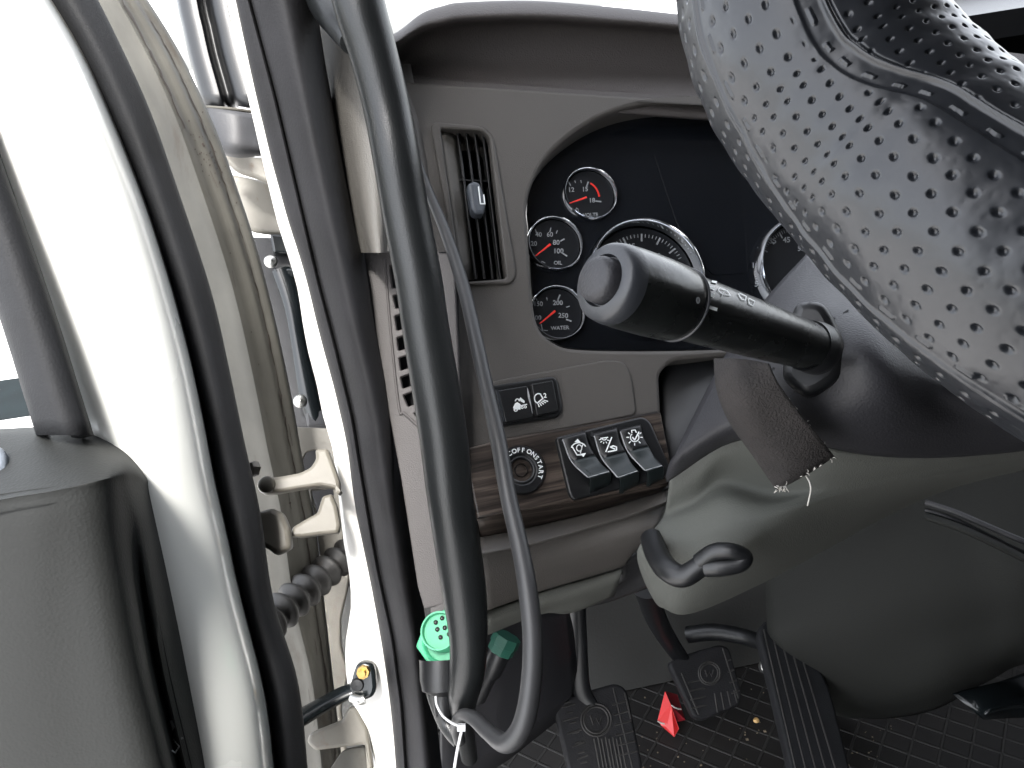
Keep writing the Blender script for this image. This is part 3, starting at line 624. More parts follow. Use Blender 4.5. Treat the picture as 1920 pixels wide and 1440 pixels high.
# rocker switches
HS = plate('switch_housing', rnd([(1041, 820), (1205, 780), (1220, 790), (1258, 878), (1246, 896), (1078, 938), (1068, 930)], 8), WP, black, dash, top=.007, thick=.014, bevel=.002)
RK = [([(1056, 822), (1074, 864), (1103, 895)], [(1098, 812), (1115, 854), (1142, 884)]),
      ([(1115, 815), (1131, 858), (1159, 895)], [(1157, 805), (1173, 848), (1195, 883)]),
      ([(1164, 807), (1180, 846), (1210, 882)], [(1201, 799), (1215, 837), (1241, 873)])]
rocks = []
for i, (l, r_) in enumerate(RK):
    sw = thing('rocker_switch', ['black rocker switch with adjustable gauge light symbol, leftmost of three in walnut trim', 'black rocker switch with dome lamp slash symbol between two others', 'black rocker switch with check lamp symbol, nearest the steering column'][i], 'switch', 'rocker switches in the walnut trim')
    rocks.append(sw)
    def row(a, b, o, dy=0): return [WP.pt(a[0]-1, a[1]+dy, o-.012), WP.pt(a[0], a[1]+dy, o-.002), WP.pt(a[0]+2, a[1]+dy, o), WP.pt((a[0]+b[0])/2, (a[1]+b[1])/2+dy, o+.001), WP.pt(b[0]-2, b[1]+dy, o), WP.pt(b[0], b[1]+dy, o-.002), WP.pt(b[0]+1, b[1]+dy, o-.012)]
    top = surf('key_cap', [row(l[0], r_[0], .010, -3), row(l[0], r_[0], .016), row(((l[0][0]+l[1][0])/2-3, (l[0][1]+l[1][1])/2), ((r_[0][0]+r_[1][0])/2-3, (r_[0][1]+r_[1][1])/2), .016), row(l[1], r_[1], .0175)], black, sw, nu=2, nv=4, thick=.004)
    surf('key_lower', [row(l[1], r_[1], .0177), row(((l[1][0]+l[2][0])/2-2, (l[1][1]+l[2][1])/2+1), ((r_[1][0]+r_[2][0])/2-2, (r_[1][1]+r_[2][1])/2+1), .021), row(l[2], r_[2], .028), row((l[2][0]+4, l[2][1]+5), (r_[2][0]+3, r_[2][1]+5), .024), row((l[2][0]+2, l[2][1]+30), (r_[2][0]+2, r_[2][1]+26), .006)], key_m, sw, nu=2, nv=4, thick=.004, smooth=40)
    mb = MB(); mb.tube([WP.pt(l[0][0]-1, l[0][1]+2, .0155), WP.pt(l[1][0]-2.5, l[1][1]+1, .0178), WP.pt(l[2][0]-1, l[2][1], .0285)], .0005, seg=6); mb.build('edge_highlight', edge_m, sw)  # pale tubes painted in as bevel highlights along the key edges
    mb = MB(); mb.tube([WP.pt(l[2][0], l[2][1], .0286), WP.pt(r_[2][0], r_[2][1], .0286)], .0004, seg=6, interp=False); mb.build('edge_highlight', edge_m, sw)
    mk = Marks(on_plane(WP, .0183))
    if i == 0:
        mk.poly([(1077, 829), (1083, 823), (1089, 829)]); mk.poly([(1088, 851), (1099, 849), (1094, 857)])
        mk.arc(1085, 842, 14, 12, 20, 160, 2.2, 12, 5); mk.arc(1086, 840, 5, 6, 0, 360, 1.8, 14, 0); mk.line([(1072, 836), (1082, 853), (1090, 853)], 2); mk.line([(1093, 833), (1088, 850)], 1.8)
    if i == 1:
        mk.line([(1147, 820), (1136, 847)], 2.3); mk.line([(1126, 822), (1140, 820)], 2); mk.arc(1133, 822, 4, 3, 180, 360, 1.6, 8)
        for a in (190, 225, 262, 300, 340): mk.line([(1133+6*math.cos(R(a)), 823-6*math.sin(R(a))), (1133+10*math.cos(R(a)), 823-9*math.sin(R(a)))], 1.5)
        mk.line([(1140, 847), (1156, 844), (1156, 838), (1150, 836), (1144, 838), (1153, 842)], 2.4)
    if i == 2:
        mk.arc(1190, 820, 8, 8, 130, 410, 2, 16); mk.line([(1185, 811), (1184, 807), (1191, 806), (1193, 811)], 1.8); mk.line([(1186, 820), (1190, 825), (1198, 810)], 2.6)
        for a in (0, 35, 145, 180, 225, 270, 315): mk.line([(1190+11*math.cos(R(a)), 820-11*math.sin(R(a))), (1190+15*math.cos(R(a)), 820-15*math.sin(R(a)))], 1.8)
    mk.build('switch_symbol', ink, sw)

# dashboard end (beside the door) with grille
EP = PL(750, 800, .655, (-.12, .1, 1))
holes = []
gy = [(494, 540, 730, 734), (551, 578, 736, 741), (589, 619, 739, 743), (630, 657, 743, 746), (668, 694, 747, 750), (704, 728, 750, 754), (738, 762, 755, 764)]
for y0, y1, xa, xb in gy: holes.append(rnd([(xa, y0+3), (820, y0-22), (820, y1-22), (xb, y1+1)], 3))
holes.append(rnd([(775, 775), (820, 760), (820, 790), (786, 788)], 2))
ep = plate('end_panel', [[(668, 468), (722, 470), (850, 475), (868, 850), (885, 1120), (795, 1142), (783, 1100), (752, 900), (700, 620)]] + holes, EP, dash_s, dash, top=0, thick=.006, bevel=.0012)
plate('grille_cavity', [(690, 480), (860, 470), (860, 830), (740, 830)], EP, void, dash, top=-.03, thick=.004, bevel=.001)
mb = MB(); mb.tube([EP.pt(721, 484, .0005), EP.pt(722, 500, .0008), EP.pt(734, 640, .0008), EP.pt(748, 765, .0008), EP.pt(758, 775, .0008), EP.pt(785, 800, .0008)], .0012, seg=8); mb.build('grille_rim', dash_s, dash)
# left flank joining face and end behind the handle
surf('flank', [[(728, 120, .735), (745, 120, .735), (770, 120, .74)], [(745, 300, .72), (775, 300, .71), (800, 300, .72)], [(760, 480, .70), (800, 480, .70), (830, 480, .71)], [(800, 850, .68), (850, 850, .675), (890, 850, .685)], [(840, 1140, .69), (880, 1140, .685), (915, 1140, .69)]], dash_m, dash, nu=3, nv=4, thick=.01)

# ================================================================== INSTRUMENT CLUSTER
clu = thing('instrument_cluster', 'dark instrument cluster with chrome ringed round gauges behind the stalk', 'instrument cluster')
plate('backing_panel', CH, DP, navy, clu, top=-.030, thick=.006, bevel=.0005)
plate('display_window', rnd([(1225, 285), (1390, 284), (1402, 512), (1335, 516), (1270, 420)], 12), DP, navy, clu, top=-.0292, thick=.001, bevel=.0001)
def gauge(cx, cy, rpx, ndl, label, marks, deep=.007):
    k = DP.dep(cx, cy)/FPX; Rm = rpx*k; g = MB(); c = DP.pt(cx, cy, -.030)
    g.lathe(c, DP.n, [(Rm*.92, .001), (Rm*.93, deep*.8), (Rm*.95, deep), (Rm*.97, deep*1.08), (Rm, deep*.85), (Rm*1.01, 0)], 64)
    gg = g.build('gauge', chrome, clu, 60)
    gg['label'] = label
    d_ = MB(); d_.lathe(c, DP.n, [(0, .0015), (Rm*.9, .0015)], 48); d_.build('dial', dial_m, gg, 0)
    fnn = on_plane(DP, -.030+.0024)
    mk = Marks(fnn); mr = Marks(fnn); marks(mk, mr); mk.build('dial_marks', ink2, gg)
    if mr.mb.v: mr.build('red_marks', red, gg)
    if ndl:
        (x0, y0), (x1, y1) = ndl; a, b = DP.pt(x0, y0, -.0225), DP.pt(x1, y1, -.0225)
        n = MB(); n.tube([a, b], [.0011, .0005], seg=8, interp=False, flat=.6, fdir=DP.n); n.build('needle', red, gg)
    return gg
def v_m(m, r):
    m.text('12', 1071, 356, 12, 3); m.text('15', 1097, 355, 12, 3); m.text('18', 1110, 376, 12, 3); m.text('VOLTS', 1107, 403, 9.5, 3)
    m.line([(1066, 341), (1070, 348)], 2); m.line([(1078, 339), (1079, 343)], 1.4); m.line([(1089, 338), (1090, 343)], 1.4); m.line([(1103, 341), (1100, 349)], 2.6); m.line([(1117, 377), (1127, 378)], 2.6)
    r.arc(1096, 375, 28, 34, 12, 66, 3.2, 14)
    m.line([(1077, 399), (1081, 390), (1084, 392), (1085, 400)], 1.6)
def o_m(m, r):
    m.text('20', 1001, 457, 12, 0); m.text('40', 1010, 440, 12, 0); m.text('60', 1031, 440, 12, 0); m.text('80', 1043, 455, 13, 0); m.text('100', 1047, 471, 13, 0); m.text('OIL', 1046, 493, 10, 0)
    m.line([(1004, 430), (1006, 437)], 1.6); m.line([(1033, 427), (1031, 435)], 2); m.line([(1045, 432), (1043, 438)], 1.4); m.line([(1058, 448), (1051, 452)], 2.6); m.line([(1055, 475), (1063, 480)], 2.6)
    m.line([(1012, 498), (1016, 490), (1022, 493)], 1.4)
def w_m(m, r):
    m.text('100', 1006, 596, 12, 0); m.text('150', 1009, 570, 12, 0); m.text('200', 1046, 568, 12.5, 0); m.text('250', 1056, 592, 12.5, -3); m.text('WATER', 1050, 615, 10, 3)
    m.line([(1003, 557), (1007, 563)], 1.8); m.line([(1025, 558), (1026, 563)], 1.6); m.line([(1050, 553), (1046, 562)], 2.6); m.line([(1062, 576), (1068, 574)], 1.8); m.line([(1062, 599), (1071, 602)], 2.8)
    m.line([(1015, 608), (1017, 620)], 2); m.line([(1019, 619), (1027, 620)], 1.5)
def t_m(m, r):
    for i in range(26):
        a = R(150-i*5); big = i % 5 == 2
        m.line([(1203+82*math.cos(a), 515-76*math.sin(a)), (1203+(68 if big else 76)*math.cos(a), 515-(63 if big else 70)*math.sin(a))], 3.4 if big else 1.5)
    m.text('15', 1184, 462, 14, 0); m.text('10', 1140, 490, 14, 0); m.text('20', 1232, 480, 14, 0)
def s_m(m, r):
    for i in range(50):
        a = R(195-i*3.1); big = i % 5 == 0
        m.line([(1500+84*math.cos(a), 510-84*math.sin(a)), (1500+(72 if big else 78)*math.cos(a), 510-(72 if big else 78)*math.sin(a))], 2.4 if big else 1.1)
    for s_, x, y in (('5', 1418, 533), ('15', 1416, 498), ('25', 1427, 468), ('35', 1449, 452), ('45', 1475, 450), ('55', 1502, 466)): m.text(s_, x, y, 14, 2)
gauge(1105, 366, 54, ((1100, 370), (1068, 381)), 'small volts gauge, highest of the three small gauges', v_m)
gauge(1039, 459, 55.5, ((1032, 458), (1004, 480)), 'small oil pressure gauge between the volts and water gauges', o_m)
gauge(1044, 588, 55, ((1041, 583), (1012, 607)), 'small water temperature gauge, lowest of the three small gauges', w_m)
gauge(1206, 524, 117, None, 'large tachometer half hidden by the stalk', t_m, .016)
gauge(1512, 512, 111, None, 'large speedometer half hidden by the steering wheel', s_m, .014)

# ================================================================== STEERING COLUMN
colm = thing('steering_column', 'steering column with dark shroud above pale olive lower cover', 'steering column')
shr = surf('shroud', [
    [(1516, 472, .52), (1540, 492, .50), (1580, 530, .485), (1622, 572, .475), (1720, 640, .48), (1960, 790, .50)],
    [(1448, 545, .50), (1490, 560, .47), (1545, 580, .445), (1630, 590, .43), (1730, 660, .43), (1960, 800, .45)],
    [(1375, 640, .49), (1430, 650, .45), (1530, 655, .42), (1640, 660, .40), (1760, 720, .415), (1960, 812, .44)],
    [(1310, 760, .49), (1400, 740, .45), (1530, 730, .42), (1665, 735, .40), (1790, 775, .43), (1960, 822, .45)],
    [(1265, 855, .50), (1375, 800, .46), (1520, 790, .43), (1660, 800, .42), (1800, 815, .445), (1960, 830, .46)],
    [(1250, 905, .53), (1372, 830, .49), (1500, 830, .46), (1640, 855, .455), (1780, 858, .47), (1960, 842, .48)]], shroud_m, colm, nu=6, nv=6, thick=.004)
fn = on_mesh(shr, .0004); mk = Marks(fn); mk.line([(1556, 603), (1590, 583), (1617, 571)], 3); mk.line([(1432, 702), (1445, 694), (1452, 690)], 3); mk.build('shroud_seam', void, colm)
# lighter upper shroud shell, 2 mm proud
def fs(x, y, e=.002): return fn(x, y, e)
us = [[(1516, 474), (1540, 496), (1575, 530), (1612, 570)], [(1490, 503), (1520, 525), (1556, 556), (1598, 577)], [(1462, 532), (1495, 548), (1540, 570), (1578, 589)], [(1432, 562), (1470, 574), (1520, 588), (1560, 600)]]
us = [[fs(*q) for q in r_] for r_ in us]
if all(q is not None for r_ in us for q in r_): surf('upper_shroud', us, shroud_g, colm, nu=4, nv=4, thick=.003)
surf('lower_cover', [
    [(1256, 896, .54), (1310, 848, .52), (1374, 790, .50), (1470, 800, .48), (1570, 845, .475), (1740, 855, .48), (1960, 835, .49)],
    [(1252, 930, .55), (1305, 892, .53), (1365, 850, .51), (1460, 860, .50), (1565, 875, .485), (1745, 866, .485), (1960, 842, .50)],
    [(1246, 962, .56), (1300, 938, .545), (1356, 902, .535), (1450, 922, .52), (1560, 908, .50), (1750, 880, .50), (1960, 850, .51)],
    [(1232, 985, .555), (1292, 968, .535), (1358, 940, .518), (1445, 948, .508), (1552, 925, .505), (1752, 886, .505), (1960, 853, .52)],
    [(1196, 1030, .555), (1285, 1020, .53), (1375, 1000, .51), (1462, 972, .505), (1580, 930, .51), (1758, 893, .515), (1960, 857, .53)],
    [(1204, 1080, .575), (1282, 1090, .54), (1385, 1052, .52), (1480, 1000, .525), (1600, 950, .54), (1768, 900, .55), (1960, 862, .56)],
    [(1232, 1134, .60), (1290, 1147, .58), (1432, 1088, .59), (1560, 1020, .60), (1670, 962, .61), (1790, 914, .63), (1960, 872, .62)],
    [(1250, 1138, .66), (1310, 1146, .65), (1445, 1084, .66), (1570, 1016, .67), (1680, 956, .69), (1800, 905, .70), (1960, 866, .70)]], olive, colm, nu=6, nv=6, thick=.004)
# dark recess between dash and column
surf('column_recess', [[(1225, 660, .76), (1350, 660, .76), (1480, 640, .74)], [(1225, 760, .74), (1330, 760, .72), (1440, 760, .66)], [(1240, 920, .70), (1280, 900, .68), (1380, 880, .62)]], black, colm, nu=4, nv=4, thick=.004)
# boot round stalk
SB = PL(1525, 655, .425, (-.45, .1, 1))
plate('stalk_boot', smooth2([(1487, 578), (1512, 563), (1548, 572), (1576, 625), (1588, 668), (1575, 705), (1545, 730), (1515, 742), (1488, 730), (1466, 700), (1478, 640)], 5), SB, black, colm, top=.014, thick=.02, bevel=.005)
# lever
mb = MB(); mb.tube([P(1222, 1010, .55), P(1232, 1040, .53), P(1252, 1068, .51), P(1282, 1080, .50), P(1318, 1058, .495)], [.008, .008, .0078, .0072, .0065], seg=16)
mb.tube([P(1312, 1055, .495), P(1340, 1036, .49), P(1372, 1034, .485), P(1396, 1044, .485), P(1386, 1058, .485), P(1350, 1064, .488), P(1322, 1066, .492)], [.006, .0058, .0052, .005, .0052, .0056, .0052], seg=14)
tag(mb.build('tilt_lever', black, None, 80), 'black hooked release lever under the olive column cover', 'lever')

# stalk
st = thing('wiper_stalk', 'fat black wiper stalk with grey ringed end button and wiper symbols', 'stalk')
A, B = P(1136, 528, .315), P(1535, 655, .395); ax = (A-B).normalized(); Ls = (A-B).length
km = .315/FPX
def rr(px, t):
    d = .395+(.315-.395)*t; return px*d/FPX
prof = []
for t, hw in ((0, 46), (.1, 50), (.25, 55), (.4, 60), (.6, 66), (.71, 69)): prof.append((rr(hw, t), Ls*t))
mb = MB(); mb.lathe(B, ax, prof, 48, sq=.92, x=UP); sh = mb.build('shaft', stalk_m, st, 50)
mb = MB(); prof = [(rr(66, .70), Ls*.70), (rr(75, .715), Ls*.712), (rr(79, .74), Ls*.74), (rr(83, .82), Ls*.82), (rr(85, .92), Ls*.92), (rr(84, .96), Ls*.965)]
mb.lathe(B, ax, prof, 56, sq=.92, x=UP); kn = mb.build('knob', stalk_m, st, 50)
mb = MB(); mb.lathe(B, ax, [(rr(84.5, .96), Ls*.96), (rr(84, .97), Ls*.975), (rr(81, 1), Ls*1.0), (rr(74, 1), Ls*1.012), (rr(55, 1), Ls*1.016), (rr(51, 1), Ls*1.0), (0, Ls*1.0)], 56, sq=.92, x=UP); mb.build('end_ring', silver_p, st, 50)
mb = MB(); mb.lathe(B, ax, [(rr(50, 1), Ls*1.0), (rr(49, 1), Ls*1.03), (rr(45, 1), Ls*1.045), (rr(34, 1), Ls*1.052), (0, Ls*1.055)], 44, sq=.9, x=UP); mb.build('end_button', shroud_m, st, 50)
mb = MB(); mb.lathe(B, ax, [(rr(74, .71), Ls*.704), (rr(78, .71), Ls*.708), (rr(78, .71), Ls*.711), (rr(75, .71), Ls*.714)], 56, sq=.92, x=UP); mb.build('band', silver_p, st, 60)
fn = on_mesh(sh, .0005); mk = Marks(fn)
mk.line([(1327, 575), (1342, 580)], 6); mk.line([(1330, 553), (1336, 555)], 7); mk.line([(1331, 540), (1338, 542)], 6); mk.line([(1334, 529), (1342, 531)], 4)
mk.line([(1348, 541), (1362, 546), (1368, 555), (1354, 553), (1345, 545), (1348, 541)], 1.6); mk.line([(1352, 556), (1356, 548)], 1.6)
mk.line([(1385, 551), (1398, 557), (1396, 564), (1389, 562), (1383, 552)], 1.8); mk.line([(1402, 560), (1414, 566), (1410, 574), (1403, 570), (1402, 562)], 1.8)
mk.build('wiper_symbols', ink, st)
fn = on_mesh(kn, .0005); mk = Marks(fn); mk.arc(1307, 563, 2.4, 5, 0, 360, 3, 10); mk.build('index_dot', ink2, st)
mb = MB(); mb.lathe(B, ax, [(rr(43, 0), Ls*-.02), (rr(51, 0), Ls*.0), (rr(52, 0), Ls*.03), (rr(50, 0), Ls*.07), (rr(44, 0), Ls*.06)], 40, sq=.95, x=UP); mb.build('root_collar', black, st, 60)

# strap of tape
tp = thing('velcro_strip', 'dark frayed velcro strip hanging down the column shroud', 'strip')
tpo = surf('strip', [[(1338, 672, .425), (1375, 672, .41), (1415, 676, .405), (1440, 682, .40)],
               [(1343, 730, .42), (1385, 725, .405), (1430, 725, .40), (1462, 722, .398)],
               [(1366, 790, .425), (1405, 785, .41), (1455, 775, .405), (1495, 770, .402)],
               [(1412, 856, .43), (1450, 840, .418), (1490, 825, .412), (1530, 812, .41)],
               [(1456, 920, .44), (1490, 903, .428), (1530, 880, .425), (1565, 856, .425)]], tape_m, tp, nu=5, nv=5, thick=.0015)
mb = MB()
for k in range(34):
    t = random.random(); x, y = 1456+109*t, 920-64*t; a = random.uniform(0, 6.28); l = random.uniform(3, 8)
    if k < 12: x, y = 1452+random.uniform(0, 22), 914+random.uniform(-3, 5); l *= 1.3
    elif k < 22: t = random.random(); x, y = 1443+120*t, 700+158*t
    mb.tube([P(x, y, .424), P(x+l*.5*math.cos(a)+1, y+l*.5*math.sin(a), .42), P(x+l*math.cos(a), y+l*math.sin(a)+1, .424)], .00025, seg=5, n=3)
mb.tube([P(1511, 892, .43), P(1518, 905, .427), P(1520, 920, .427), P(1514, 948, .432)], .0004, seg=6)
mb.build('frayed_threads', thread, tp)

# ================================================================== STEERING WHEEL
whl = thing('steering_wheel', 'steering wheel rim in black perforated leather cover with stitched seam', 'steering wheel')
RW = .024
cl = [(1560, -640, 170), (1505, -330, 205), (1496, -150, 225), (1506, -20, 232), (1540, 80, 238), (1610, 188, 243), (1700, 285, 252), (1798, 378, 265), (1915, 468, 278), (2060, 560, 290), (2260, 660, 300), (2560, 760, 300)]
for i in range(len(cl)):
    x, y, h = cl[i]; p_, n_ = cl[max(i-1, 0)], cl[min(i+1, len(cl)-1)]; t_x, t_y = n_[0]-p_[0], n_[1]-p_[1]; q_ = math.hypot(t_x, t_y)
    cl[i] = (x - t_y/q_*-1*h*-.075, y + t_x/q_*h*.075, h*.925)
cpts = [P(x, y, RW*FPX/h) for x, y, h in cl]
path = catmull(cpts, 60)
# arclength resample
seg = [0]
for a, b in zip(path, path[1:]): seg.append(seg[-1]+(b-a).length)
tot = seg[-1]; step = .00024; nV = 620
ua = [0]
while ua[-1] < tot: ua.append(ua[-1] + (step if seg[60*2] < ua[-1] < seg[60*9] else .0015))
nU = len(ua)
pos = np.array([tuple(p) for p in path]); s_ = np.array(seg); uu = np.minimum(np.array(ua), tot)
C = np.stack([np.interp(uu, s_, pos[:, i]) for i in range(3)], 1)
T = np.gradient(C, axis=0); T /= np.linalg.norm(T, axis=1)[:, None]
for _ in range(30): T[1:-1] = (T[:-2]+T[1:-1]*2+T[2:])/4
T /= np.linalg.norm(T, axis=1)[:, None]
V0 = np.array(CAM)-C; V0 -= (V0*T).sum(1)[:, None]*T; V0 /= np.linalg.norm(V0, axis=1)[:, None]     # v=0 faces the driver's side
W0 = np.cross(T, V0)
vv = np.linspace(-math.pi, math.pi, nV, endpoint=False)
# position of seams round the rim (angle) along its length
scp = np.interp(np.linspace(0, 1, nU), np.linspace(0, 1, len(path)), np.arange(len(path)))   # rough
ctrl_s = np.array([seg[i*60] for i in range(len(cl))])
# sign: find which way +v goes on screen
mid = nU//2
def to_px(p):
    q = Vector(p)-CAM; d = q.dot(F); return 960+q.dot(RT)/d*FPX, 720-q.dot(UP)/d*FPX
x0, y0 = to_px(C[mid]); x1, y1 = to_px(C[mid]+W0[mid]*RW)
sg = 1 if (x1-x0)*.7-(y1-y0)*.7 > 0 else -1      # +1: +v goes to the upper right (inner side)
W0 *= sg
vt = np.linspace(-math.pi, math.pi, 361); ku = slice(0, nU, 12)
Pc = C[ku][:, None, :] + (V0[ku][:, None, :]*np.cos(vt)[None, :, None] + W0[ku][:, None, :]*np.sin(vt)[None, :, None])*RW
Nc = Pc - C[ku][:, None, :]; q_ = Pc - np.array(CAM)
zc = q_ @ np.array(F); pxs = 960+(q_ @ np.array(RT))/zc*FPX; pys = 720-(q_ @ np.array(UP))/zc*FPX
bad = ((Nc*q_).sum(2) > 0) | (zc < .02)
def solve(line):
    us_, vs_ = [], []
    for x, y in line:
        dd_ = np.hypot(pxs-x, pys-y) + bad*1e5; i, j = np.unravel_index(dd_.argmin(), dd_.shape); us_.append(uu[ku][i]); vs_.append(vt[j])
    o = np.argsort(us_); return np.array(us_)[o], np.array(vs_)[o]
def seam(line):
    a_, b_ = solve(line); v_ = np.interp(uu, a_, b_); k_ = 241; w_ = np.hanning(k_); w_ /= w_.sum()
    return np.convolve(np.pad(v_, k_//2, 'edge'), w_, 'valid')
sv = seam([(1515, -60), (1500, 0), (1498, 55), (1520, 105), (1568, 135), (1640, 141), (1720, 150), (1790, 178), (1860, 218), (1915, 256)])
lv = seam([(1395, 245), (1430, 300), (1462, 370), (1500, 440), (1690, 622), (1750, 668), (1830, 725), (1900, 775)])
U, V = np.meshgrid(uu, vv, indexing='ij')
arc = V*RW
def gaps(Vx, s0): return (Vx - s0[:, None])*RW
g1, g2 = gaps(V, sv), gaps(V, lv)
disp = np.zeros_like(U)
# seam 1: flat band 5 mm wide with an edge ridge; seam 2: line
band = (np.abs(g1) < .0021)
disp -= .00045*np.clip(1-(np.abs(g1)/.0021)**8, 0, 1)
ridge = np.exp(-((g1-.0024)/.00035)**2); disp += .0007*ridge
disp -= .0008*np.exp(-((g1-.0030)/.0003)**2)
disp += .0007*np.exp(-((g2)/.0004)**2); disp -= .0008*np.exp(-((g2+.0008)/.0003)**2)
# stitches
stv = (np.mod(U, .0062) < .0024)
disp += .0004*(stv & (np.abs(g1+.0004) < .0003))
disp += .0004*(stv & (np.abs(g2-.002) < .0003))
# perforation, pitch 4.6 mm, staggered
pt = .0038; row = np.round(arc/pt); cu_ = np.mod(U + 0*row, pt) - pt/2; cv = arc - row*pt
rd = np.sqrt(cu_**2 + cv**2)
ok = (np.abs(g1) > .0032) & (np.abs(g2) > .0022)
hole = np.clip(1-(rd/.0007)**2, 0, 1)*ok
disp -= .0006*hole
disp -= .00006*np.exp(-(rd/.0009)**2)*ok
# soft creases
rng = np.random.default_rng(3)
for k in range(26):
    fu, fv, ph = rng.uniform(120, 900), rng.uniform(-14, 14), rng.uniform(0, 6.28)
    disp += .00003*(.4+200/fu)*np.sin(U*fu+V*fv+ph)
disp += .0002*np.sin(U*38+1)*np.cos(V*2+.5) + .00012*np.sin(U*75+V*3)
Rr = RW+disp
Pn = C[:, None, :] + (V0[:, None, :]*np.cos(V)[:, :, None] + W0[:, None, :]*np.sin(V)[:, :, None])*Rr[:, :, None]
me = bpy.data.meshes.new('rim_cover'); nvt = nU*nV
me.vertices.add(nvt); me.vertices.foreach_set('co', Pn.reshape(-1))
ii, jj = np.meshgrid(np.arange(nU-1), np.arange(nV), indexing='ij'); j2 = (jj+1) % nV
q = np.stack([ii*nV+jj, ii*nV+j2, (ii+1)*nV+j2, (ii+1)*nV+jj], -1).reshape(-1)
if sg < 0: pass
nf = (nU-1)*nV
me.loops.add(nf*4); me.loops.foreach_set('vertex_index', q); me.polygons.add(nf); me.polygons.foreach_set('loop_start', np.arange(nf)*4)
me.update(calc_edges=True)
ca = me.color_attributes.new('hole', 'FLOAT_COLOR', 'POINT'); hc = np.zeros((nvt, 4), dtype=np.float32); hc[:, 0] = hole.reshape(-1); hc[:, 1] = (band & ok.__invert__()).reshape(-1); hc[:, 3] = 1
ca.data.foreach_set('color', hc.reshape(-1))
lea = mat('perforated_leather', (.013, .0145, .0175), .33, bump=.16, bscale=620, btype='vor', bdist=.0004, spec=.5)
link('rim_cover', me, lea, whl, 0); me.shade_smooth()
# edge of the rim's bare core seen below the cover's lower seam is part of the same sweep; hub and spokes lie outside the frame

# ================================================================== CABLE + CONNECTORS
cb = thing('diagnostic_cable', 'grey cable looping beside the black grab handle with green round socket', 'cable')
cc = [(770, 270, .70, 8), (800, 350, .69, 9), (835, 435, .67, 11), (868, 535, .645, 12.5), (893, 640, .615, 13.5), (915, 740, .59, 14), (935, 830, .57, 15.5), (953, 930, .55, 16), (976, 1030, .53, 17), (990, 1110, .515, 18.5), (999, 1200, .505, 19.5), (995, 1290, .50, 20), (980, 1360, .50, 20.5), (950, 1393, .505, 19), (915, 1372, .52, 15), (888, 1347, .535, 13.5), (866, 1342, .55, 12), (856, 1362, .56, 12), (862, 1390, .57, 11)]
mb = MB(); mb.tube([P(x, y, d) for x, y, d, h in cc], [h*d/FPX for x, y, d, h in cc], seg=24, n=7); mb.build('sheath', cable_m, cb, 80)
mb = MB(); mb.tube([P(812, 1270, .585), P(820, 1310, .585), P(834, 1350, .585), P(850, 1376, .58), P(862, 1392, .575)], [.0075, .007, .0065, .006, .005], seg=18); mb.build('connector_tail', bar_m, cb, 80)
GP = PL(828, 1190, .585, (-.28, .45, 1)); kk = .585/FPX
soc = thing('green_connector', 'bright green round diagnostic socket with black pin holes, half behind grab handle', 'connector')
plate('flange', rnd([(800, 1158), (838, 1140), (880, 1160), (884, 1240), (852, 1257), (806, 1250), (779, 1212)], 5), GP, green, soc, top=0, thick=.006, bevel=.0012)
c1 = GP.pt(832, 1186, 0)
mb = MB(); mb.lathe(GP.pt(836, 1200, 0), GP.n, [(46*kk, 0), (45*kk, .003), (41*kk, .004), (38*kk, .002)], 48); mb.lathe(c1, GP.n, [(37*kk, 0), (35*kk, .012), (32*kk, .012), (31*kk, .008), (0, .008)], 48); mb.build('socket', green, soc, 40)
for x, y in ((829, 1160), (817, 1168), (820, 1181), (834, 1178), (826, 1196), (842, 1190), (846, 1168)):
    p0 = GP.pt(x, y-1, .0085)
    mb = MB(); mb.lathe(p0, GP.n, [(0, .0002), (4.4*kk, .0002)], 18); hb = mb.build('pin_hole', void, soc, 0)
    mb = MB(); mb.lathe(p0, GP.n, [(0, .0014), (1.2*kk, .001), (1.6*kk, .0003)], 10); mb.build('pin', steel, hb)
mb = MB(); mb.lathe(GP.pt(828, 1234, -.008), -(UP*.85+F*.2-RT*.05), [(42*kk, 0), (42*kk, .014), (38*kk, .022), (20*kk, .026), (16*kk, .04)], 36); mb.build('back_shell', black, soc, 40)
plate('mount_tab', rnd([(806, 1140), (842, 1126), (880, 1130), (880, 1160), (808, 1165)], 3), GP, dash_s, soc, top=-.007, thick=.003, bevel=.0008)
# zip tie
mb = MB(); mb.tube([P(817, 1306, .57), P(819, 1322, .565), P(830, 1342, .56), P(848, 1356, .55), P(866, 1363, .54)], .0009, seg=8)
mb.tube([P(867, 1364, .538), P(861, 1390, .535), P(855, 1420, .53), P(848, 1470, .53)], .0010, seg=8, flat=.5)
mb.box(P(865, 1364, .538), RT*.0028, UP*.0022, F*.0015)
tag(mb.build('zip_tie', tie_m), 'pale nylon zip tie binding the cable under the grab handle', 'zip tie')
soc2 = thing('spare_connector', 'dull green plug end in the dark footwell beside the cable', 'connector')
QP = PL(945, 1210, .78, (.3, .5, 1))
a0, a1 = P(965, 1190, .80), P(905, 1235, .77)
mb = MB(); axd = (P(975, 1205, .80)-P(918, 1200, .78)).normalized()
d0 = P(952, 1196, .79); dn = (P(938, 1226, .785)-P(954, 1188, .79)).normalized()
dn = (P(905, 1290, .79)-P(950, 1195, .79)).normalized()
mb.lathe(P(952, 1192, .79), dn, [(0, 0), (.0145, 0), (.0148, .010), (.0135, .0105), (.0135, .018), (.012, .019)], 8); mb.build('plug_head', green2, soc2, 30)
mb = MB(); mb.lathe(P(952, 1192, .79), dn, [(.0115, .018), (.011, .04), (.008, .045), (.008, .07), (.004, .075)], 24); mb.build('plug_body', black, soc2, 40)

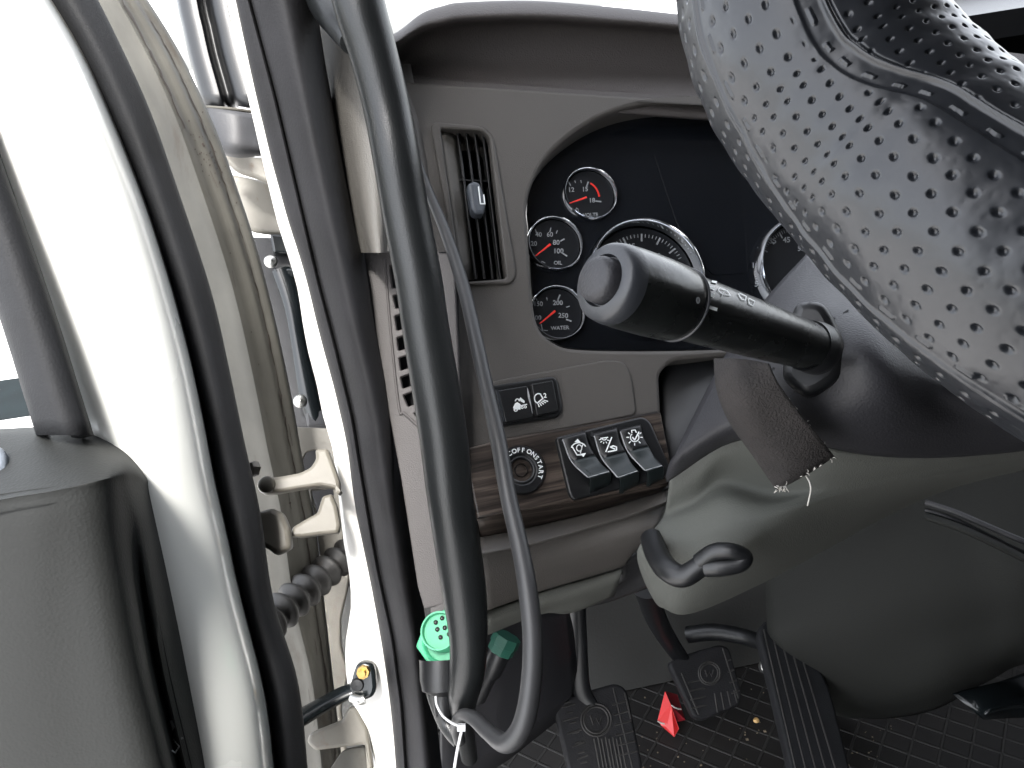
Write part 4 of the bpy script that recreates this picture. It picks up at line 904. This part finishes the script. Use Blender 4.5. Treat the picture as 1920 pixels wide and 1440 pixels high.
# ================================================================== FOOTWELL
ZF = 1.10
FL = WPL((0, 0, ZF), (0, 0, 1))
def fp(x, y, z=0): return FL.pt(x, y, z)
c = [fp(700, 1560), fp(2300, 1700), fp(2300, 1200), fp(1260, 1262), fp(960, 1320)]
mb = MB(); g = fp(1300, 1350)
mb.add([(g.x-.6, g.y-1.1, ZF), (g.x+1.4, g.y-1.1, ZF), (g.x+1.4, g.y+.6, ZF), (g.x-.6, g.y+.6, ZF), (g.x-.6, g.y-1.1, ZF-.01), (g.x+1.4, g.y-1.1, ZF-.01), (g.x+1.4, g.y+.6, ZF-.01), (g.x-.6, g.y+.6, ZF-.01)], [(0, 1, 2, 3), (4, 7, 6, 5), (0, 4, 5, 1), (1, 5, 6, 2), (2, 6, 7, 3), (3, 7, 4, 0)])
tag(mb.build('floor_mat', mat_m, None, 0), 'black rubber floor mat with square tread in the dark footwell', 'floor mat')
# firewall: stands up from the floor line, leaning forward
b0, b1 = fp(900, 1345), fp(1300, 1262)
b0 = b0 + (b0-b1)*1.2; b1 = b1 + (b1-b0)*1.4
up = Vector((0, .35, 1)).normalized()
mb = MB(); mb.add([b0, b1, b1+up*.75, b0+up*.75], [(0, 1, 2, 3)]); fw = mb.build('firewall', floorw, shell, 0, recalc=False)
sm = fw.modifiers.new('s', 'SOLIDIFY'); sm.thickness = .02; sm.offset = 0
# dark heater box to the left, below the rail
surf('kick_panel', [[(830, 1120, .78), (930, 1120, .82), (1010, 1140, .86), (1066, 1140, .90)], [(830, 1260, .82), (930, 1240, .86), (1020, 1230, .90), (1078, 1200, .96)], [(830, 1480, .90), (930, 1440, .95), (1010, 1380, .98), (1085, 1320, 1.02)]], shroud_m, shell, nu=4, nv=4, thick=.006)
# clutch, brake, accelerator
def pedal(name, label, plan, pl, arm, grooves, badge, m=rubber2):
    t = thing(name, label, 'pedal', 'pedals in the footwell')
    plate('pad', plan, pl, m, t, top=0, thick=.018, bevel=.004)
    mb = MB(); pc = Vector((sum(q[0] for q in plan)/len(plan), sum(q[1] for q in plan)/len(plan)))
    def inside(x, y):
        x, y = pc.x+(x-pc.x)*1.07, pc.y+(y-pc.y)*1.05; c_ = False
        for (xa, ya), (xb, yb) in zip(plan, plan[1:]+plan[:1]):
            if (ya > y) != (yb > y) and x < (xb-xa)*(y-ya)/(yb-ya)+xa: c_ = not c_
        return c_
    gg_ = []
    for (xa, ya), (xb, yb) in grooves:
        ok_ = [(xa+(xb-xa)*i/30, ya+(yb-ya)*i/30) for i in range(31)]; ok_ = [q for q in ok_ if inside(*q)]
        if len(ok_) > 4: gg_.append([ok_[0], ok_[-1]])
    for a in gg_: mb.tube([pl.pt(x, y, .0002) for x, y in a], .0012, seg=6, interp=False)
    if badge:
        (bx, by, br) = badge
        for f_ in (1, .82): mb.tube([pl.pt(bx+br*f_*math.cos(a), by-br*1.08*f_*math.sin(a), .0006) for a in [2*math.pi*i/28 for i in range(29)]], .0014, seg=6, interp=False)
    mb.build('tread_ribs', rib_m, t)
    if badge:
        (bx, by, br) = badge; mk = MB()
        z = [(bx-br*.4, by-br*.3), (bx-br*.2, by+br*.3), (bx, by-br*.1), (bx+br*.2, by+br*.3), (bx+br*.4, by-br*.3)]
        mk.tube([pl.pt(x, y, .0006) for x, y in z], .0012, seg=6, interp=False); mk.build('badge', rib_m, t)
    if arm:
        mb = MB(); mb.tube([P(*q[:3]) for q in arm], [q[3] for q in arm], seg=14, flat=.6, fdir=UP); mb.build('arm', black, t)
    return t
CPp = PL(1120, 1370, .98, (.05, .55, 1))
gl = []
for i in range(8):
    f_ = i/8; gl.append([(1052+f_*42, 1300+f_*150), (1052+f_*42+12, 1297+f_*150)])
for i, x in enumerate((1112, 1126, 1140, 1154)): gl.append([(x+2, 1385), (x+14, 1450)]); gl.append([(x+9, 1382), (x+21, 1446)])
for i in range(6): gl.append([(1148+i*2, 1322+i*19), (1182+i*4, 1312+i*19)])
gl.append([(1150, 1290), (1186, 1440)]); gl.append([(1168, 1285), (1200, 1420)])
for i in range(5): gl.append([(1046+i*9, 1328+i*24), (1078+i*6, 1320+i*24)])
pedal('clutch_pedal', 'black ribbed clutch pedal with round badge, nearest the grab handle', rnd([(1036, 1318), (1100, 1296), (1155, 1280), (1176, 1292), (1206, 1440), (1190, 1470), (1080, 1500), (1060, 1420)], 12), CPp,
      [(1082, 1120, .98, .011), (1085, 1200, .99, .011), (1090, 1290, 1.0, .012), (1110, 1330, 1.0, .012)], gl, (1118, 1350, 28))
BPp = PL(1325, 1280, 1.10, (.05, .5, 1))
gl = [[(1340+i*12, 1300-i*2), (1346+i*13, 1340-i*4)] for i in range(4)] + [[(1290+i*2, 1280+i*16), (1320+i*2, 1274+i*16)] for i in range(4)] + [[(1278, 1262), (1310, 1340)]] + [[(1362+i*3, 1240+i*20), (1380+i*3, 1234+i*20)] for i in range(4)] + [[(1355, 1215), (1388, 1320)]]
pedal('brake_pedal', 'black ribbed brake pedal with round badge between the other pedals', rnd([(1252, 1242), (1300, 1222), (1350, 1208), (1368, 1214), (1392, 1300), (1388, 1322), (1318, 1352), (1300, 1345)], 12), BPp,
      [(1212, 1110, 1.02, .016), (1235, 1170, 1.08, .016), (1270, 1225, 1.12, .014), (1300, 1260, 1.12, .012)], gl, (1330, 1262, 20))
APp = PL(1500, 1300, .98, (.1, .75, 1))
ac = pedal('accelerator_pedal', 'long black ribbed accelerator pedal beside the engine cover', rnd([(1422, 1190), (1430, 1165), (1470, 1155), (1500, 1165), (1560, 1300), (1600, 1460), (1490, 1470), (1450, 1300)], 14), APp, None,
           [[(1432+i*14, 1180+i*0), (1496+i*19, 1460)] for i in range(5)], None, rubber)
mb = MB(); mb.tube([P(1290, 1190, 1.15), P(1340, 1185, 1.13), P(1400, 1195, 1.10), P(1440, 1210, 1.06)], [.012, .012, .011, .010]); mb.build('pivot_arm', black, ac)
mb = MB(); mb.lathe(P(1438, 1250, 1.04), PL(0, 0, 1, (0, .4, 1)).n, [(0, .004), (.006, .004), (.0085, .002), (.0085, -.01)], 20); mb.build('bolt', steel, ac)
# engine tunnel cover
tun = thing('engine_cover', 'big dark grey vinyl engine cover at the right of the footwell', 'engine cover')
surf('cover', [
    [(1436, 1030, 1.06), (1545, 960, 1.0), (1690, 900, .95), (1780, 880, .92), (1960, 840, .88), (2300, 800, .86)],
    [(1436, 1130, 1.04), (1560, 1060, .97), (1700, 1000, .92), (1800, 1000, .89), (1960, 1060, .84), (2300, 1180, .80)],
    [(1446, 1210, 1.02), (1590, 1150, .95), (1730, 1100, .90), (1840, 1090, .87), (1960, 1110, .84), (2300, 1200, .80)],
    [(1500, 1290, 1.03), (1610, 1240, .96), (1740, 1200, .91), (1850, 1170, .88), (1960, 1160, .85), (2300, 1215, .81)],
    [(1555, 1335, 1.05), (1640, 1318, .99), (1750, 1290, .93), (1850, 1248, .90), (1960, 1215, .87), (2300, 1230, .83)],
    [(1580, 1345, 1.10), (1665, 1347, 1.05), (1755, 1330, .99), (1852, 1278, .95), (1960, 1240, .92), (2300, 1250, .88)]], tunnel_m, tun, nu=6, nv=6, thick=.008)
for o_, r__ in ((0, .003), (14, .0025)):
    mb = MB(); mb.tube([P(1735, 942+o_, .805), P(1790, 960+o_, .79), P(1860, 990+o_*1.3, .775), P(1960, 1032+o_*1.5, .76), P(2200, 1130, .76)], r__, seg=10); mb.build('edge_rail', black if o_ else grey_p, tun)
mb = MB(); mb.tube([P(1735, 968, .80), P(1800, 990, .78), P(1870, 1022, .765), P(1960, 1068, .75)], .006, seg=10, flat=.6); mb.build('edge_rail', tunnel_m, tun)
GPp = PL(1860, 1305, .93, (-.1, .9, 1))
tag(surf('glossy_wrapper', [[GPp.pt(1785, 1300), GPp.pt(1850, 1282, .004), GPp.pt(1960, 1250, .0)], [GPp.pt(1812, 1322, .004), GPp.pt(1865, 1302, .012), GPp.pt(1960, 1285, .004)], [GPp.pt(1842, 1348), GPp.pt(1858, 1336, .02), GPp.pt(1960, 1315, .01)], [GPp.pt(1850, 1352, -.01), GPp.pt(1868, 1350, -.0), GPp.pt(1960, 1345, -.01)]], black_s, None, nu=5, nv=5, thick=.001, wob=.008), 'crumpled glossy black plastic sheet under the engine cover', 'plastic sheet')
# red wrapper
rw = thing('sweet_wrapper', 'torn folded red wrapper lying on black floor mat between pedals', 'wrapper')
z0 = .012
mb = MB(); mb.add([fp(1247, 1296, .035), fp(1233, 1350, .012), fp(1238, 1356, .006), fp(1240, 1361, .006), fp(1264, 1382, .004), fp(1273, 1366, .008), fp(1258, 1322, .03)], [(0, 1, 2, 3, 4, 5, 6)])
o1 = mb.build('front_flap', redp, rw, 0, recalc=False); o1.modifiers.new('s', 'SOLIDIFY').thickness = .0006
mb = MB(); mb.add([fp(1247, 1296, .035), fp(1258, 1322, .028), fp(1268, 1354, .006), fp(1285, 1350, .004), fp(1270, 1302, .012)], [(0, 1, 4), (1, 2, 3, 4)])
o1 = mb.build('back_flap', redd, rw, 0, recalc=False); o1.modifiers.new('s', 'SOLIDIFY').thickness = .0006
mk = MB(); mk.tube([fp(1259, 1322, .031), fp(1266, 1327, .028), fp(1277, 1330, .022)], .0011, seg=6); mk.tube([fp(1233, 1352, .012), fp(1240, 1356, .01), fp(1246, 1357, .01)], .001, seg=6); mk.build('torn_edge', thread, rw)
# crumbs
mb = MB()
for i in range(70):
    x, y = random.uniform(1190, 1680), random.uniform(1290, 1440)
    p = fp(x, y, .001); s__ = random.uniform(.0004, .0010)*(1.8 if random.random() < .08 else 1)
    mb.box(p, Vector((s__, 0, 0)), Vector((0, s__*random.uniform(.5, 1), 0)), Vector((0, 0, s__*.6)))
struct(tag(mb.build('crumbs', crumb_m, None, 0), 'pale crumbs and grit scattered over the black floor mat', 'crumbs'), 'stuff')
mb = MB(); mb.lathe(fp(1418, 1351, .002), Vector((0, 0, 1)), [(0, .003), (.003, .0028), (.0045, 0)], 12); tag(mb.build('seed', mat('seed', (.6, .38, .15), .5)), 'small orange seed lying on floor mat near the accelerator', 'seed')

# windscreen wiper + far dark top
mb = MB(); mb.tube([P(1850, 2, 1.6), P(1838, 30, 1.6), P(1822, 52, 1.6)], .004, seg=8); mb.tube([P(1815, 50, 1.6), P(1835, 54, 1.6)], .008, seg=8, interp=False)
tag(mb.build('windscreen_wiper', black), 'thin black wiper arm beyond the windscreen above the steering wheel', 'wiper')
vis = surf('header_trim', [[(1760, -120, 1.3), (1900, -120, 1.3), (2100, -120, 1.3)], [(1790, -10, 1.3), (1900, 14, 1.3), (2100, 60, 1.3)], [(1795, -5, 1.36), (1905, 18, 1.36), (2100, 64, 1.36)]], black, shell, nu=3, nv=3, thick=.02)

# ================================================================== put every thing's origin at its own base
bpy.context.view_layer.update()
def kids(o): return list(o.children)
def meshes(o):
    r_ = [o] if o.type == 'MESH' else []
    for c_ in kids(o): r_ += meshes(c_)
    return r_
done = set()
for o in list(COL.objects):
    if o.parent or o.type not in ('MESH', 'EMPTY'): continue
    ms = meshes(o)
    if not ms: continue
    lo = [1e9]*3; hi = [-1e9]*3
    for m_ in ms:
        n = len(m_.data.vertices); a = np.empty(n*3); m_.data.vertices.foreach_get('co', a); a = a.reshape(-1, 3)
        for i in range(3): lo[i] = min(lo[i], a[:, i].min()); hi[i] = max(hi[i], a[:, i].max())
    base = Vector(((lo[0]+hi[0])/2, (lo[1]+hi[1])/2, lo[2]))
    for m_ in ms:
        if m_.data.name not in done: m_.data.transform(Matrix.Translation(-base)); done.add(m_.data.name)
    o.location = base
